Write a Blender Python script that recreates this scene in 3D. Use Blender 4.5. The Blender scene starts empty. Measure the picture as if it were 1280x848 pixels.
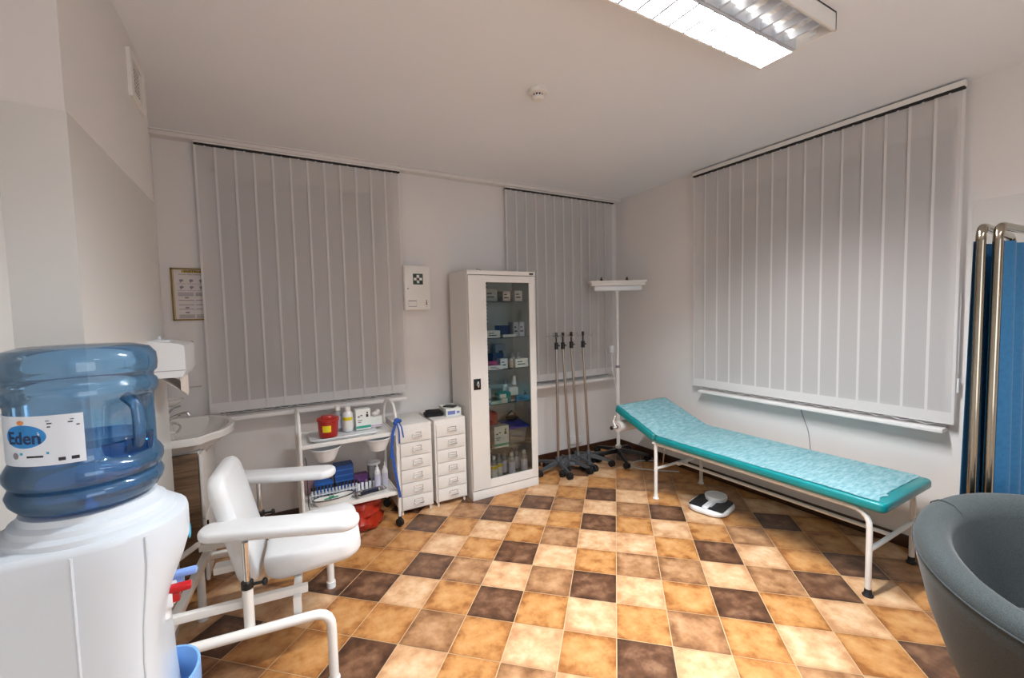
import bpy, bmesh, math, random
from mathutils import Vector, Matrix, Euler
random.seed(7)
PI = math.pi
scene = bpy.context.scene
COL = scene.collection

# ---------------------------------------------------------------- camera
cd = bpy.data.cameras.new('camera'); cam = bpy.data.objects.new('camera', cd); COL.objects.link(cam)
cd.sensor_width = 36; cd.sensor_fit = 'HORIZONTAL'; cd.lens = 15.0957; cd.clip_start = .02
R = Matrix(((0.8672228, 0.0489003, -0.4955132), (-0.4974005, 0.0396238, -0.8666156), (-0.0227437, 0.9980174, 0.0586857)))
cam.matrix_world = Matrix.Translation((-3.466, -3.6539, 1.5407)) @ R.to_4x4()
scene.camera = cam

# ---------------------------------------------------------------- world, exposure, lamps
H = 2.78                                   # ceiling height
w = bpy.data.worlds.new('night'); scene.world = w; w.use_nodes = True
w.node_tree.nodes['Background'].inputs[0].default_value = (.02, .025, .04, 1)
w.node_tree.nodes['Background'].inputs[1].default_value = .3
vs = scene.view_settings
vs.view_transform = 'Standard'; vs.look = 'None'; vs.gamma = 1; vs.exposure = 0.0
try: vs.use_curve_mapping = False
except Exception: pass

def area(name, loc, rot, sx, sy, power, color=(1, 1, 1), spread=PI):
    l = bpy.data.lights.new(name, 'AREA'); l.shape = 'RECTANGLE'; l.size = sx; l.size_y = sy
    l.energy = power; l.color = color; l.spread = spread
    o = bpy.data.objects.new(name, l); COL.objects.link(o); o.location = loc; o.rotation_euler = rot
    return o
LAMP = area('tube_light', (-1.93, -2.465, 2.762), (0, 0, 0), 1.14, .07, 245, (.95, .975, 1.0))
LAMP2 = area('rear_ceiling_fill', (-1.95, -4.25, 2.70), (0, 0, 0), 1.2, .30, 44, (.90, .95, 1.0), math.radians(128))  # unseen ceiling light, added to brighten the right wall and blind
LAMP3 = area('rear_fill_light', (-2.55, -5.55, 1.55), (PI/2, 0, 0), 1.7, 1.6, 24, (.80, .90, 1.0))   # unseen panel added to brighten the ceiling; no window is known here

# ---------------------------------------------------------------- material helpers
def lin(c):
    if isinstance(c, str):
        c = c.lstrip('#'); c = [int(c[i:i+2], 16)/255 for i in (0, 2, 4)]
    return tuple((x/12.92 if x <= .04045 else ((x+.055)/1.055)**2.4) for x in c) + (1,)
def setin(b, n, v):
    if n in b.inputs: b.inputs[n].default_value = v
MATS = {}
def mat(name, col, rough=.5, metal=0, var=.04, scale=8, bump=0, bscale=60, coat=0, trans=0, sss=0, alpha=1, emis=0):
    if name in MATS: return MATS[name]
    m = bpy.data.materials.new(name); m.use_nodes = True; nt = m.node_tree; b = nt.nodes['Principled BSDF']
    c = lin(col)
    tc = nt.nodes.new('ShaderNodeTexCoord'); nz = nt.nodes.new('ShaderNodeTexNoise'); nz.inputs['Scale'].default_value = scale
    nz.inputs['Detail'].default_value = 4
    nt.links.new(tc.outputs['Object'], nz.inputs['Vector'])
    rp = nt.nodes.new('ShaderNodeValToRGB')
    rp.color_ramp.elements[0].position = .3; rp.color_ramp.elements[1].position = .7
    rp.color_ramp.elements[0].color = tuple(x*(1-var) for x in c[:3])+(1,)
    rp.color_ramp.elements[1].color = tuple(min(1, x*(1+var)) for x in c[:3])+(1,)
    nt.links.new(nz.outputs['Fac'], rp.inputs['Fac']); nt.links.new(rp.outputs['Color'], b.inputs['Base Color'])
    b.inputs['Roughness'].default_value = rough; b.inputs['Metallic'].default_value = metal
    setin(b, 'Coat Weight', coat); setin(b, 'Transmission Weight', trans); setin(b, 'Alpha', alpha)
    if emis:
        setin(b, 'Emission Color', c); setin(b, 'Emission Strength', emis)
    if bump:
        n2 = nt.nodes.new('ShaderNodeTexNoise'); n2.inputs['Scale'].default_value = bscale; n2.inputs['Detail'].default_value = 3
        nt.links.new(tc.outputs['Object'], n2.inputs['Vector'])
        bp = nt.nodes.new('ShaderNodeBump'); bp.inputs['Strength'].default_value = bump; bp.inputs['Distance'].default_value = .01
        nt.links.new(n2.outputs['Fac'], bp.inputs['Height']); nt.links.new(bp.outputs['Normal'], b.inputs['Normal'])
    MATS[name] = m
    return m
def clear_mat(name, tint, gloss=.08, diff=0.0, dcol='#ffffff', rough=.03):
    """thin clear sheet: tinted see-through + fresnel gloss + a little body colour"""
    if name in MATS: return MATS[name]
    m = bpy.data.materials.new(name); m.use_nodes = True; nt = m.node_tree; nt.nodes.clear()
    out = nt.nodes.new('ShaderNodeOutputMaterial'); t = nt.nodes.new('ShaderNodeBsdfTransparent'); t.inputs[0].default_value = lin(tint)
    g = nt.nodes.new('ShaderNodeBsdfGlossy'); g.inputs['Roughness'].default_value = rough
    d = nt.nodes.new('ShaderNodeBsdfPrincipled'); d.inputs['Base Color'].default_value = lin(dcol); d.inputs['Roughness'].default_value = .3
    m1 = nt.nodes.new('ShaderNodeMixShader'); m1.inputs[0].default_value = diff
    nt.links.new(t.outputs[0], m1.inputs[1]); nt.links.new(d.outputs[0], m1.inputs[2])
    fr = nt.nodes.new('ShaderNodeFresnel'); fr.inputs[0].default_value = 1.45
    ma = nt.nodes.new('ShaderNodeMath'); ma.operation = 'MULTIPLY_ADD'; ma.inputs[1].default_value = .9; ma.inputs[2].default_value = gloss*.3
    nt.links.new(fr.outputs[0], ma.inputs[0])
    m2 = nt.nodes.new('ShaderNodeMixShader'); nt.links.new(ma.outputs[0], m2.inputs[0])
    nt.links.new(m1.outputs[0], m2.inputs[1]); nt.links.new(g.outputs[0], m2.inputs[2]); nt.links.new(m2.outputs[0], out.inputs[0])
    MATS[name] = m
    return m

# ---------------------------------------------------------------- mesh helpers
class B:
    """collects shapes into ONE mesh"""
    def __init__(s): s.bm = bmesh.new()
    def _xf(s, vs, M):
        if M is not None:
            for v in vs: v.co = M @ v.co
    def box(s, x0, x1, y0, y1, z0, z1, bev=0, seg=2, M=None):
        g = bmesh.ops.create_cube(s.bm, size=1)['verts']
        for v in g:
            v.co = Vector(((x0+x1)/2+v.co.x*(x1-x0), (y0+y1)/2+v.co.y*(y1-y0), (z0+z1)/2+v.co.z*(z1-z0)))
        if bev:
            bev = min(bev, .49*min(abs(x1-x0), abs(y1-y0), abs(z1-z0)))
            before = set(s.bm.verts) - set(g)
            es = list({e for v in g for e in v.link_edges})
            bmesh.ops.bevel(s.bm, geom=es, offset=bev, segments=seg, profile=.6, affect='EDGES')
            g = [v for v in s.bm.verts if v not in before]
        s._xf(g, M); return s
    def cyl(s, p0, p1, r, r2=None, n=16, M=None):
        p0 = Vector(p0); p1 = Vector(p1); d = p1-p0
        g = bmesh.ops.create_cone(s.bm, cap_ends=True, segments=n, radius1=r, radius2=r if r2 is None else r2, depth=d.length)['verts']
        q = Matrix.Translation((p0+p1)/2) @ d.to_track_quat('Z', 'Y').to_matrix().to_4x4()
        for v in g: v.co = q @ v.co
        s._xf(g, M); return s
    def sph(s, c, r, sc=(1, 1, 1), n=14, M=None):
        g = bmesh.ops.create_uvsphere(s.bm, u_segments=n, v_segments=max(6, n*2//3), radius=r)['verts']
        for v in g: v.co = Vector((c[0]+v.co.x*sc[0], c[1]+v.co.y*sc[1], c[2]+v.co.z*sc[2]))
        s._xf(g, M); return s
    def loft(s, rings, closed=True, cap=True, M=None):
        """rings: lists of points of equal length"""
        R_ = [[s.bm.verts.new(p) for p in r] for r in rings]
        n = len(R_[0])
        for a, b in zip(R_, R_[1:]):
            for i in range(n if closed else n-1):
                j = (i+1) % n
                try: s.bm.faces.new((a[i], a[j], b[j], b[i]))
                except ValueError: pass
        if cap and closed:
            for r in (R_[0][::-1], R_[-1]):
                try: s.bm.faces.new(r)
                except ValueError: pass
        s._xf([v for r in R_ for v in r], M); return s
    def lathe(s, prof, c=(0, 0, 0), n=32, sx=1, sy=1, cap=True, M=None):
        return s.loft([[(c[0]+r*sx*math.cos(2*PI*i/n), c[1]+r*sy*math.sin(2*PI*i/n), c[2]+z) for i in range(n)] for r, z in prof], cap=cap, M=M)
    def tube(s, pts, r, n=10, bend=0, M=None, closed=False):
        P_ = [Vector(p) for p in pts]
        if bend:
            Q = [P_[0]]
            for a, b, c in zip(P_, P_[1:], P_[2:]):
                d1 = (a-b); d2 = (c-b); k = min(bend, d1.length*.49, d2.length*.49)
                s1 = b+d1.normalized()*k; s2 = b+d2.normalized()*k
                for t in (0, .2, .4, .6, .8, 1): Q.append(s1.lerp(b, t).lerp(b.lerp(s2, t), t))
            Q.append(P_[-1]); P_ = Q
        rings = []; up = None
        for i, p in enumerate(P_):
            t = (P_[min(i+1, len(P_)-1)]-P_[max(i-1, 0)]).normalized()
            if up is None:
                up = Vector((0, 0, 1)) if abs(t.z) < .9 else Vector((1, 0, 0))
            x = t.cross(up).normalized(); up = x.cross(t).normalized()
            rr = r(i/(len(P_)-1)) if callable(r) else r
            rings.append([p+(x*math.cos(2*PI*k/n)+up*math.sin(2*PI*k/n))*rr for k in range(n)])
        return s.loft(rings, M=M)
    def slab(s, outline, z0, z1, rad=.01, seg=3, crown=0, M=None):
        """outline polygon (x,y) extruded with rounded upper and lower rims"""
        cx = sum(p[0] for p in outline)/len(outline); cy = sum(p[1] for p in outline)/len(outline)
        def off(d):
            o = []; n = len(outline)
            for i in range(n):
                a = Vector(outline[i-1]); b = Vector(outline[i]); c = Vector(outline[(i+1) % n])
                t = (c-a).normalized(); nn = Vector((t.y, -t.x)); 
                o.append(b-nn*d)
            return o
        area2 = sum(outline[i-1][0]*outline[i][1]-outline[i][0]*outline[i-1][1] for i in range(len(outline)))
        if area2 < 0: outline = outline[::-1]
        rings = []
        for k in range(seg+1):
            a = PI/2*k/seg; rings.append([(p.x, p.y, z0+rad*(1-math.sin(a))) for p in off(rad*(1-math.cos(PI/2-a+0)) if 0 else rad*(1-math.sin(a)))])
        rings = []
        for k in range(seg+1):
            a = PI/2*k/seg; rings.append([(p.x, p.y, z0+rad*(1-math.cos(a))) for p in off(rad*(1-math.sin(a)))])
        for k in range(seg+1):
            a = PI/2*(seg-k)/seg; rings.append([(p.x, p.y, z1-rad*(1-math.cos(a))) for p in off(rad*(1-math.sin(a)))])
        if crown:
            base = off(rad)
            for f in (.75, .5, .25, .05):
                rings.append([(cx+(p.x-cx)*f, cy+(p.y-cy)*f, z1+crown*(1-f*f)) for p in base])
        return s.loft(rings, M=M)
    def grid(s, fn, nu, nv, M=None):
        V = [[s.bm.verts.new(fn(i/nu, j/nv)) for j in range(nv+1)] for i in range(nu+1)]
        for i in range(nu):
            for j in range(nv): s.bm.faces.new((V[i][j], V[i+1][j], V[i+1][j+1], V[i][j+1]))
        s._xf([v for r in V for v in r], M); return s
    def make(s, name, m, parent=None, smooth=35, loc=None, rot=None):
        bmesh.ops.recalc_face_normals(s.bm, faces=s.bm.faces)
        me = bpy.data.meshes.new(name); s.bm.to_mesh(me); s.bm.free()
        if isinstance(m, (list, tuple)):
            for k in m: me.materials.append(k)
        else: me.materials.append(m)
        if smooth:
            me.shade_smooth(); me.set_sharp_from_angle(angle=math.radians(smooth))
        o = bpy.data.objects.new(name, me); COL.objects.link(o)
        if parent: o.parent = parent
        if loc: o.location = loc
        if rot: o.rotation_euler = rot
        return o
def tag(o, label, cat, group=None, kind=None):
    if label: o['label'] = label
    if cat: o['category'] = cat
    if group: o['group'] = group
    if kind: o['kind'] = kind
    return o
def thing(name, label, cat, loc=(0, 0, 0), rz=0, group=None):
    o = bpy.data.objects.new(name, None); COL.objects.link(o); o.empty_display_size = .05
    o.location = loc; o.rotation_euler = (0, 0, rz)
    return tag(o, label, cat, group)
def struct(name, b, m, smooth=30):
    return tag(b.make(name, m, smooth=smooth), None, None, kind='structure')
def dup(root, loc, rz=None, label=None):
    r = root.copy(); COL.objects.link(r); r.location = loc
    if rz is not None: r.rotation_euler = (0, 0, rz)
    if label: r['label'] = label
    for ch in root.children:
        c = ch.copy(); COL.objects.link(c); c.parent = r
        for g in ch.children:
            d = g.copy(); COL.objects.link(d); d.parent = c
    return r
def text_mesh(body, size, extrude=.0003, align='CENTER', bold=0, sx=1):
    cu = bpy.data.curves.new('t', 'FONT'); cu.body = body; cu.size = size; cu.extrude = extrude; cu.align_x = align; cu.align_y = 'CENTER'
    cu.offset = bold; cu.resolution_u = 3
    ob = bpy.data.objects.new('t', cu); COL.objects.link(ob)
    bpy.context.view_layer.update()
    me = bpy.data.meshes.new_from_object(ob.evaluated_get(bpy.context.evaluated_depsgraph_get()))
    bpy.data.objects.remove(ob); bpy.data.curves.remove(cu)
    for v in me.vertices: v.co.x *= sx
    return me
def text(name, body, size, m, loc, rot, parent=None, **k):
    me = text_mesh(body, size, **k); me.name = name; me.materials.clear(); me.materials.append(m)
    o = bpy.data.objects.new(name, me); COL.objects.link(o); o.location = loc; o.rotation_euler = rot
    if parent: o.parent = parent
    return o
def rrect(x0, x1, y0, y1, r, n=5):
    o = []
    for cx, cy, a0 in ((x1-r, y1-r, 0), (x0+r, y1-r, 90), (x0+r, y0+r, 180), (x1-r, y0+r, 270)):
        for k in range(n+1):
            a = math.radians(a0+90*k/n); o.append((cx+r*math.cos(a), cy+r*math.sin(a)))
    return o

# ---------------------------------------------------------------- materials
M_wall = mat('wall_paint', '#e2dfdd', .55, var=.015, scale=2, bump=.03, bscale=200)
M_dado = mat('gloss_dado_paint', '#d9d8d4', .22, var=.01, scale=2)
M_ceil = mat('ceiling_paint', '#eaedf2', .8, var=.012, scale=1.5, bump=.03, bscale=150)
M_trim = mat('white_trim', '#e4e1df', .5, var=.02)
M_base = mat('brown_baseboard_tile', '#43281a', .35, var=.25, scale=14)
M_grout = mat('grout', '#c9ac86', .8, var=.1)
M_white = mat('white_enamel', '#e6e4e0', .3, var=.01)
M_cream = mat('cream_lacquer', '#e5e2dd', .35, var=.01)
M_plastic = mat('white_plastic', '#e4e7ea', .3, var=.01)
M_cooler = mat('cooler_plastic', '#ccd4dc', .32, var=.01)
M_vinyl = mat('white_vinyl', '#dadbdc', .42, var=.02, bump=.05, bscale=30)
M_black = mat('black_plastic', '#0c0c0e', .4)
M_dark = mat('dark_void', '#1b1a1b', .7)
M_rubber = mat('rubber', '#17171a', .6)
M_chrome = mat('chrome', '#d5d4d2', .12, metal=1, var=.02)
M_steel = mat('brushed_steel', '#b3aba4', .28, metal=1, var=.05)
M_alu = mat('aluminium', '#c9ccd0', .22, metal=1, var=.03)
M_ceramic = mat('ceramic', '#e4e1dc', .12, var=.01, coat=.4)
M_teal = mat('teal_vinyl', '#0c7f83', .3, var=.05, bump=.05, bscale=20)
M_wood = None

def fabric(name, c1, c2, scale=420, rough=.9, bump=.25):
    m = bpy.data.materials.new(name); m.use_nodes = True; nt = m.node_tree; b = nt.nodes['Principled BSDF']
    tc = nt.nodes.new('ShaderNodeTexCoord'); n = nt.nodes.new('ShaderNodeTexNoise'); n.inputs['Scale'].default_value = scale; n.inputs['Detail'].default_value = 5
    nt.links.new(tc.outputs['Object'], n.inputs['Vector'])
    r = nt.nodes.new('ShaderNodeValToRGB'); r.color_ramp.elements[0].position = .35; r.color_ramp.elements[1].position = .65
    r.color_ramp.elements[0].color = lin(c1); r.color_ramp.elements[1].color = lin(c2)
    nt.links.new(n.outputs['Fac'], r.inputs['Fac']); nt.links.new(r.outputs['Color'], b.inputs['Base Color'])
    b.inputs['Roughness'].default_value = rough; setin(b, 'Sheen Weight', .12)
    bp = nt.nodes.new('ShaderNodeBump'); bp.inputs['Strength'].default_value = bump; bp.inputs['Distance'].default_value = .002
    nt.links.new(n.outputs['Fac'], bp.inputs['Height']); nt.links.new(bp.outputs['Normal'], b.inputs['Normal'])
    return m
M_greyfab = fabric('grey_felt', '#1f2527', '#353d3e', 380)
M_bluefab = fabric('blue_curtain_cloth', '#1a5f8b', '#1e6896', 60, .6, .1)

def wood_mat():
    m = bpy.data.materials.new('dark_oak'); m.use_nodes = True; nt = m.node_tree; b = nt.nodes['Principled BSDF']
    tc = nt.nodes.new('ShaderNodeTexCoord'); mp = nt.nodes.new('ShaderNodeMapping'); mp.inputs['Scale'].default_value = (1.5, 1.5, 14)
    nt.links.new(tc.outputs['Object'], mp.inputs[0])
    n = nt.nodes.new('ShaderNodeTexNoise'); n.inputs['Scale'].default_value = 2.5; n.inputs['Detail'].default_value = 7; n.inputs['Distortion'].default_value = 1.2
    nt.links.new(mp.outputs[0], n.inputs['Vector'])
    r = nt.nodes.new('ShaderNodeValToRGB'); r.color_ramp.elements[0].position = .3; r.color_ramp.elements[1].position = .7
    r.color_ramp.elements[0].color = lin('#4a3624'); r.color_ramp.elements[1].color = lin('#7d6248')
    nt.links.new(n.outputs['Fac'], r.inputs['Fac']); nt.links.new(r.outputs['Color'], b.inputs['Base Color']); b.inputs['Roughness'].default_value = .5
    return m
M_wood = wood_mat()

def tile_mat(name, c0, c1, c2):
    """glazed terracotta tile: cloudy patches, slightly darker worn rim (from the tile's own UV)"""
    m = bpy.data.materials.new(name); m.use_nodes = True; nt = m.node_tree; b = nt.nodes['Principled BSDF']
    tc = nt.nodes.new('ShaderNodeTexCoord')
    n = nt.nodes.new('ShaderNodeTexNoise'); n.inputs['Scale'].default_value = 11; n.inputs['Detail'].default_value = 7; n.inputs['Roughness'].default_value = .62
    nt.links.new(tc.outputs['Object'], n.inputs['Vector'])
    sep = nt.nodes.new('ShaderNodeSeparateXYZ'); nt.links.new(tc.outputs['UV'], sep.inputs[0])
    def edge(o):
        a = nt.nodes.new('ShaderNodeMath'); a.operation = 'SUBTRACT'; a.inputs[1].default_value = .5; nt.links.new(o, a.inputs[0])
        c = nt.nodes.new('ShaderNodeMath'); c.operation = 'ABSOLUTE'; nt.links.new(a.outputs[0], c.inputs[0]); return c.outputs[0]
    mx = nt.nodes.new('ShaderNodeMath'); mx.operation = 'MAXIMUM'; nt.links.new(edge(sep.outputs[0]), mx.inputs[0]); nt.links.new(edge(sep.outputs[1]), mx.inputs[1])
    mr = nt.nodes.new('ShaderNodeMapRange'); mr.inputs[1].default_value = .30; mr.inputs[2].default_value = .5; mr.inputs[3].default_value = 0; mr.inputs[4].default_value = .16
    nt.links.new(mx.outputs[0], mr.inputs[0])
    sb = nt.nodes.new('ShaderNodeMath'); sb.operation = 'SUBTRACT'; nt.links.new(n.outputs['Fac'], sb.inputs[0]); nt.links.new(mr.outputs[0], sb.inputs[1])
    r = nt.nodes.new('ShaderNodeValToRGB'); e = r.color_ramp.elements
    e[0].position = .28; e[0].color = lin(c0); e[1].position = .66; e[1].color = lin(c2); k = e.new(.46); k.color = lin(c1)
    nt.links.new(sb.outputs[0], r.inputs['Fac']); nt.links.new(r.outputs['Color'], b.inputs['Base Color'])
    rr = nt.nodes.new('ShaderNodeMapRange'); rr.inputs[3].default_value = .32; rr.inputs[4].default_value = .5; nt.links.new(n.outputs['Fac'], rr.inputs[0])
    nt.links.new(rr.outputs[0], b.inputs['Roughness'])
    bp = nt.nodes.new('ShaderNodeBump'); bp.inputs['Strength'].default_value = .25; bp.inputs['Distance'].default_value = .003
    nt.links.new(n.outputs['Fac'], bp.inputs['Height']); nt.links.new(bp.outputs['Normal'], b.inputs['Normal'])
    return m
TILE = {'D': tile_mat('tile_dark_brown', '#3d2517', '#62412c', '#8b674d'),
        'B': tile_mat('tile_mid_brown', '#7a5234', '#a1754f', '#bd946d'),
        'O': tile_mat('tile_ochre', '#90592a', '#b9824a', '#c99a64'),
        'L': tile_mat('tile_light_sand', '#b5845c', '#cfa47a', '#dfc19c')}

def vane_mat(name, clear):
    m = bpy.data.materials.new(name); m.use_nodes = True; nt = m.node_tree; nt.nodes.clear()
    out = nt.nodes.new('ShaderNodeOutputMaterial')
    tc = nt.nodes.new('ShaderNodeTexCoord')
    mp = nt.nodes.new('ShaderNodeMapping'); mp.inputs['Rotation'].default_value = (0, math.radians(35), 0); nt.links.new(tc.outputs['Object'], mp.inputs[0])
    wv = nt.nodes.new('ShaderNodeTexWave'); wv.inputs['Scale'].default_value = 30; wv.inputs['Distortion'].default_value = 3; wv.inputs['Detail'].default_value = 2
    nt.links.new(mp.outputs[0], wv.inputs['Vector'])
    r = nt.nodes.new('ShaderNodeValToRGB'); r.color_ramp.elements[0].color = lin('#e6e4e3'); r.color_ramp.elements[1].color = lin('#e6e4e3')
    nt.links.new(wv.outputs['Fac'], r.inputs['Fac'])
    d = nt.nodes.new('ShaderNodeBsdfDiffuse'); tl = nt.nodes.new('ShaderNodeBsdfTranslucent'); tp = nt.nodes.new('ShaderNodeBsdfTransparent')
    nt.links.new(r.outputs[0], d.inputs[0]); nt.links.new(r.outputs[0], tl.inputs[0])
    a = nt.nodes.new('ShaderNodeMixShader'); a.inputs[0].default_value = .22; nt.links.new(d.outputs[0], a.inputs[1]); nt.links.new(tl.outputs[0], a.inputs[2])
    c = nt.nodes.new('ShaderNodeMixShader'); c.inputs[0].default_value = clear; nt.links.new(a.outputs[0], c.inputs[1]); nt.links.new(tp.outputs[0], c.inputs[2])
    nt.links.new(c.outputs[0], out.inputs[0])
    return m
M_vane = vane_mat('vertical_blind_cloth', .25); M_selv = vane_mat('blind_selvedge', .0)

# ================================================================ THE SETTING
XL, YF = -4.06, -5.6      # left wall plane, wall behind the photographer
CX, CY0, CY1 = -3.92, -1.98, -.90   # chimney column face and its two ends
# windows: (lo, hi, sill z, top z)
W1, W2, W3 = (-3.775, -2.50, .875, 2.66), (-1.40, -.13, .825, 2.66), (-2.75, -1.11, .825, 2.66)

def wall_with_holes(b, axis, lo, hi, t0, t1, z0, z1, holes):
    holes = sorted(holes); cur = lo
    def bx(a0, a1, c0, c1):
        if axis == 'x': b.box(a0, a1, t0, t1, c0, c1)
        else: b.box(t0, t1, a0, a1, c0, c1)
    for h in holes:
        bx(cur, h[0], z0, z1); bx(h[0], h[1], z0, h[2]); bx(h[0], h[1], h[3], z1); cur = h[1]
    bx(cur, hi, z0, z1)
b = B(); wall_with_holes(b, 'x', XL-.2, .3, 0, .3, -.05, H+.05, [W1, W2]); struct('wall_back', b, M_wall)
b = B(); wall_with_holes(b, 'y', YF, 0, 0, .3, -.05, H+.05, [W3]); struct('wall_right', b, M_wall)
b = B(); b.box(XL-.2, XL, YF, 0, -.05, H+.05); struct('wall_left', b, M_wall)
b = B(); b.box(XL, .3, YF-.2, YF, -.05, H+.05); struct('wall_front', b, M_wall)
b = B(); b.box(XL, CX, CY0, CY1, 0, H); struct('wall_column', b, M_wall)
b = B(); b.box(XL-.2, .3, YF-.2, .3, H, H+.2); struct('ceiling', b, M_ceil)
# glossy dado sheets, 2.13 m high
b = B(); b.box(CX, CX+.003, CY0, CY1, .0, 2.13); struct('trim_8', b, M_dado); b = B(); b.box(XL+.003, CX+.003, CY0-.003, CY0, 0, 2.13); struct('trim_1', b, M_dado)
b = B(); b.box(XL, XL+.003, YF, CY0-.003, 0, 2.13); struct('trim_2', b, M_dado)
b = B(); b.box(-.004, 0, -5.2, -2.825, .08, 2.11); struct('trim_3', b, M_dado)
# boxed ceiling moulding above the back windows
b = B(); b.box(XL, 0, -.082, 0, 2.745, 2.772, bev=.003); b.box(XL, 0, -.090, 0, 2.773, H); struct('trim_4', b, M_trim)
b = B(); b.box(XL, 0, -.012, 0, 0, .08, bev=.003); struct('baseboard_back', b, M_base)
b = B(); b.box(-.012, 0, YF, -.012, 0, .08, bev=.003); struct('baseboard_right', b, M_base)

# floor: diagonal quarter-metre tiles on a grout bed
G0 = Vector((-.90025, -.92568)); GI = Vector((.18179, -.17162)); GJ = Vector((-.17162, -.18179))
rows = {  # row -> first column, classes
 -2: (-3, 'ODLO'), -1: (-3, 'OLOB'), 0: (-3, 'LOD' 'LOLBLL'), 1: (-4, 'ODBL' 'BDLODOB'), 2: (-6, 'LBDLOD' 'OLOBOOL'),
 3: (-7, 'ODOLOBL' 'LODLODBO'), 4: (-7, 'BOLODLO' 'BBLBDLO'), 5: (-7, 'OODBLBD' 'LODOLOB'), 6: (-6, 'DLODOL' 'OBOLODL'),
 7: (-7, 'LOOBOLO' 'DLOBLO'), 8: (-6, 'ODLOBL' 'OLOBD'),  9: (-7, 'BODLLOD' 'LBOD')}
bm = bmesh.new(); uvl = bm.loops.layers.uv.new('uv')
keys = 'DBOL'
rng = random.Random(11)
for i in range(-22, 24):
    for j in range(-14, 22):
        f, s = rows.get(j, (0, ''))
        c = s[i-f] if 0 <= i-f < len(s) else rng.choice('DBBOOLLO')
        e = .0085
        P4 = [G0+GI*(i+u)+GJ*(j+v) for u, v in ((e, e), (1-e, e), (1-e, 1-e), (e, 1-e))]
        if min(p.x for p in P4) > .05 or max(p.x for p in P4) < XL-.05 or min(p.y for p in P4) > .05 or max(p.y for p in P4) < YF-.05: continue
        vs_ = [bm.verts.new((p.x, p.y, 0)) for p in P4]
        fc = bm.faces.new(vs_[::-1]); fc.material_index = keys.index(c)
        for lp, uv in zip(fc.loops, ((0, 1), (1, 1), (1, 0), (0, 0))): lp[uvl].uv = uv
bmesh.ops.recalc_face_normals(bm, faces=bm.faces)
for f in bm.faces:
    if f.normal.z < 0: f.normal_flip()
g = bmesh.ops.create_cube(bm, size=1)['verts']
for v in g: v.co = Vector(((XL-.2+.3)/2+v.co.x*(.5-XL), (YF+.1)/2+v.co.y*(.4-YF), -.0515+v.co.z*.1))
for f in {f for v in g for f in v.link_faces}: f.material_index = 4
me = bpy.data.meshes.new('floor'); bm.to_mesh(me); bm.free()
for k in keys: me.materials.append(TILE[k])
me.materials.append(M_grout)
fl = bpy.data.objects.new('floor', me); COL.objects.link(fl); fl['kind'] = 'structure'

# windows: plastic frame + night-dark panes, deep in each reveal
M_pane = mat('night_glass', '#0b0d12', .3, var=0)
def window(n, axis, w_, depth=.17):
    b = B(); lo, hi, z0, z1 = w_; fr = .06
    def bx(bb, a0, a1, c0, c1, d0, d1):
        if axis == 'x': bb.box(a0, a1, d0, d1, c0, c1, bev=.004)
        else: bb.box(d0, d1, a0, a1, c0, c1, bev=.004)
    d0, d1 = depth, depth+.06
    for a0, a1, c0, c1 in ((lo, lo+fr, z0, z1), (hi-fr, hi, z0, z1), (lo, hi, z0, z0+fr), (lo, hi, z1-fr, z1)):
        bx(b, a0, a1, c0, c1, d0, d1)
    o = tag(b.make('window_%d' % n, M_trim), None, None, kind='structure')
    p = B(); bx(p, lo+.01, hi-.01, z0+.01, z1-.01, d0+.02, d0+.035); p.make('pane', M_pane, o)
window(1, 'x', W1); window(2, 'x', W2); window(3, 'y', W3)
b = B()
for x in (-3.45, -2.58, -1.70): b.box(x, x+.06, YF, YF+.04, .70, 2.42)
b.box(-3.45, -1.64, YF, YF+.04, .68, .74); b.box(-3.45, -1.64, YF, YF+.04, 2.38, 2.44); struct('window_4', b, M_trim)  # invented frame, added around the unseen rear fill light
# sills
b = B(); b.box(-3.74, -2.48, -.15, .0, .845, .872, bev=.006); b.box(W1[0], W1[1], -.01, .13, .86, .876); struct('trim_5', b, M_trim)
b = B(); b.box(-1.40, -.10, -.15, .0, .795, .822, bev=.006); b.box(W2[0], W2[1], -.01, .13, .81, .826); struct('trim_6', b, M_trim)
b = B(); b.box(-.10, 0, -2.76, -1.14, .79, .815, bev=.006); b.box(-.01, .13, W3[0], W3[1], .805, .826); struct('trim_7', b, M_trim)

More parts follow.
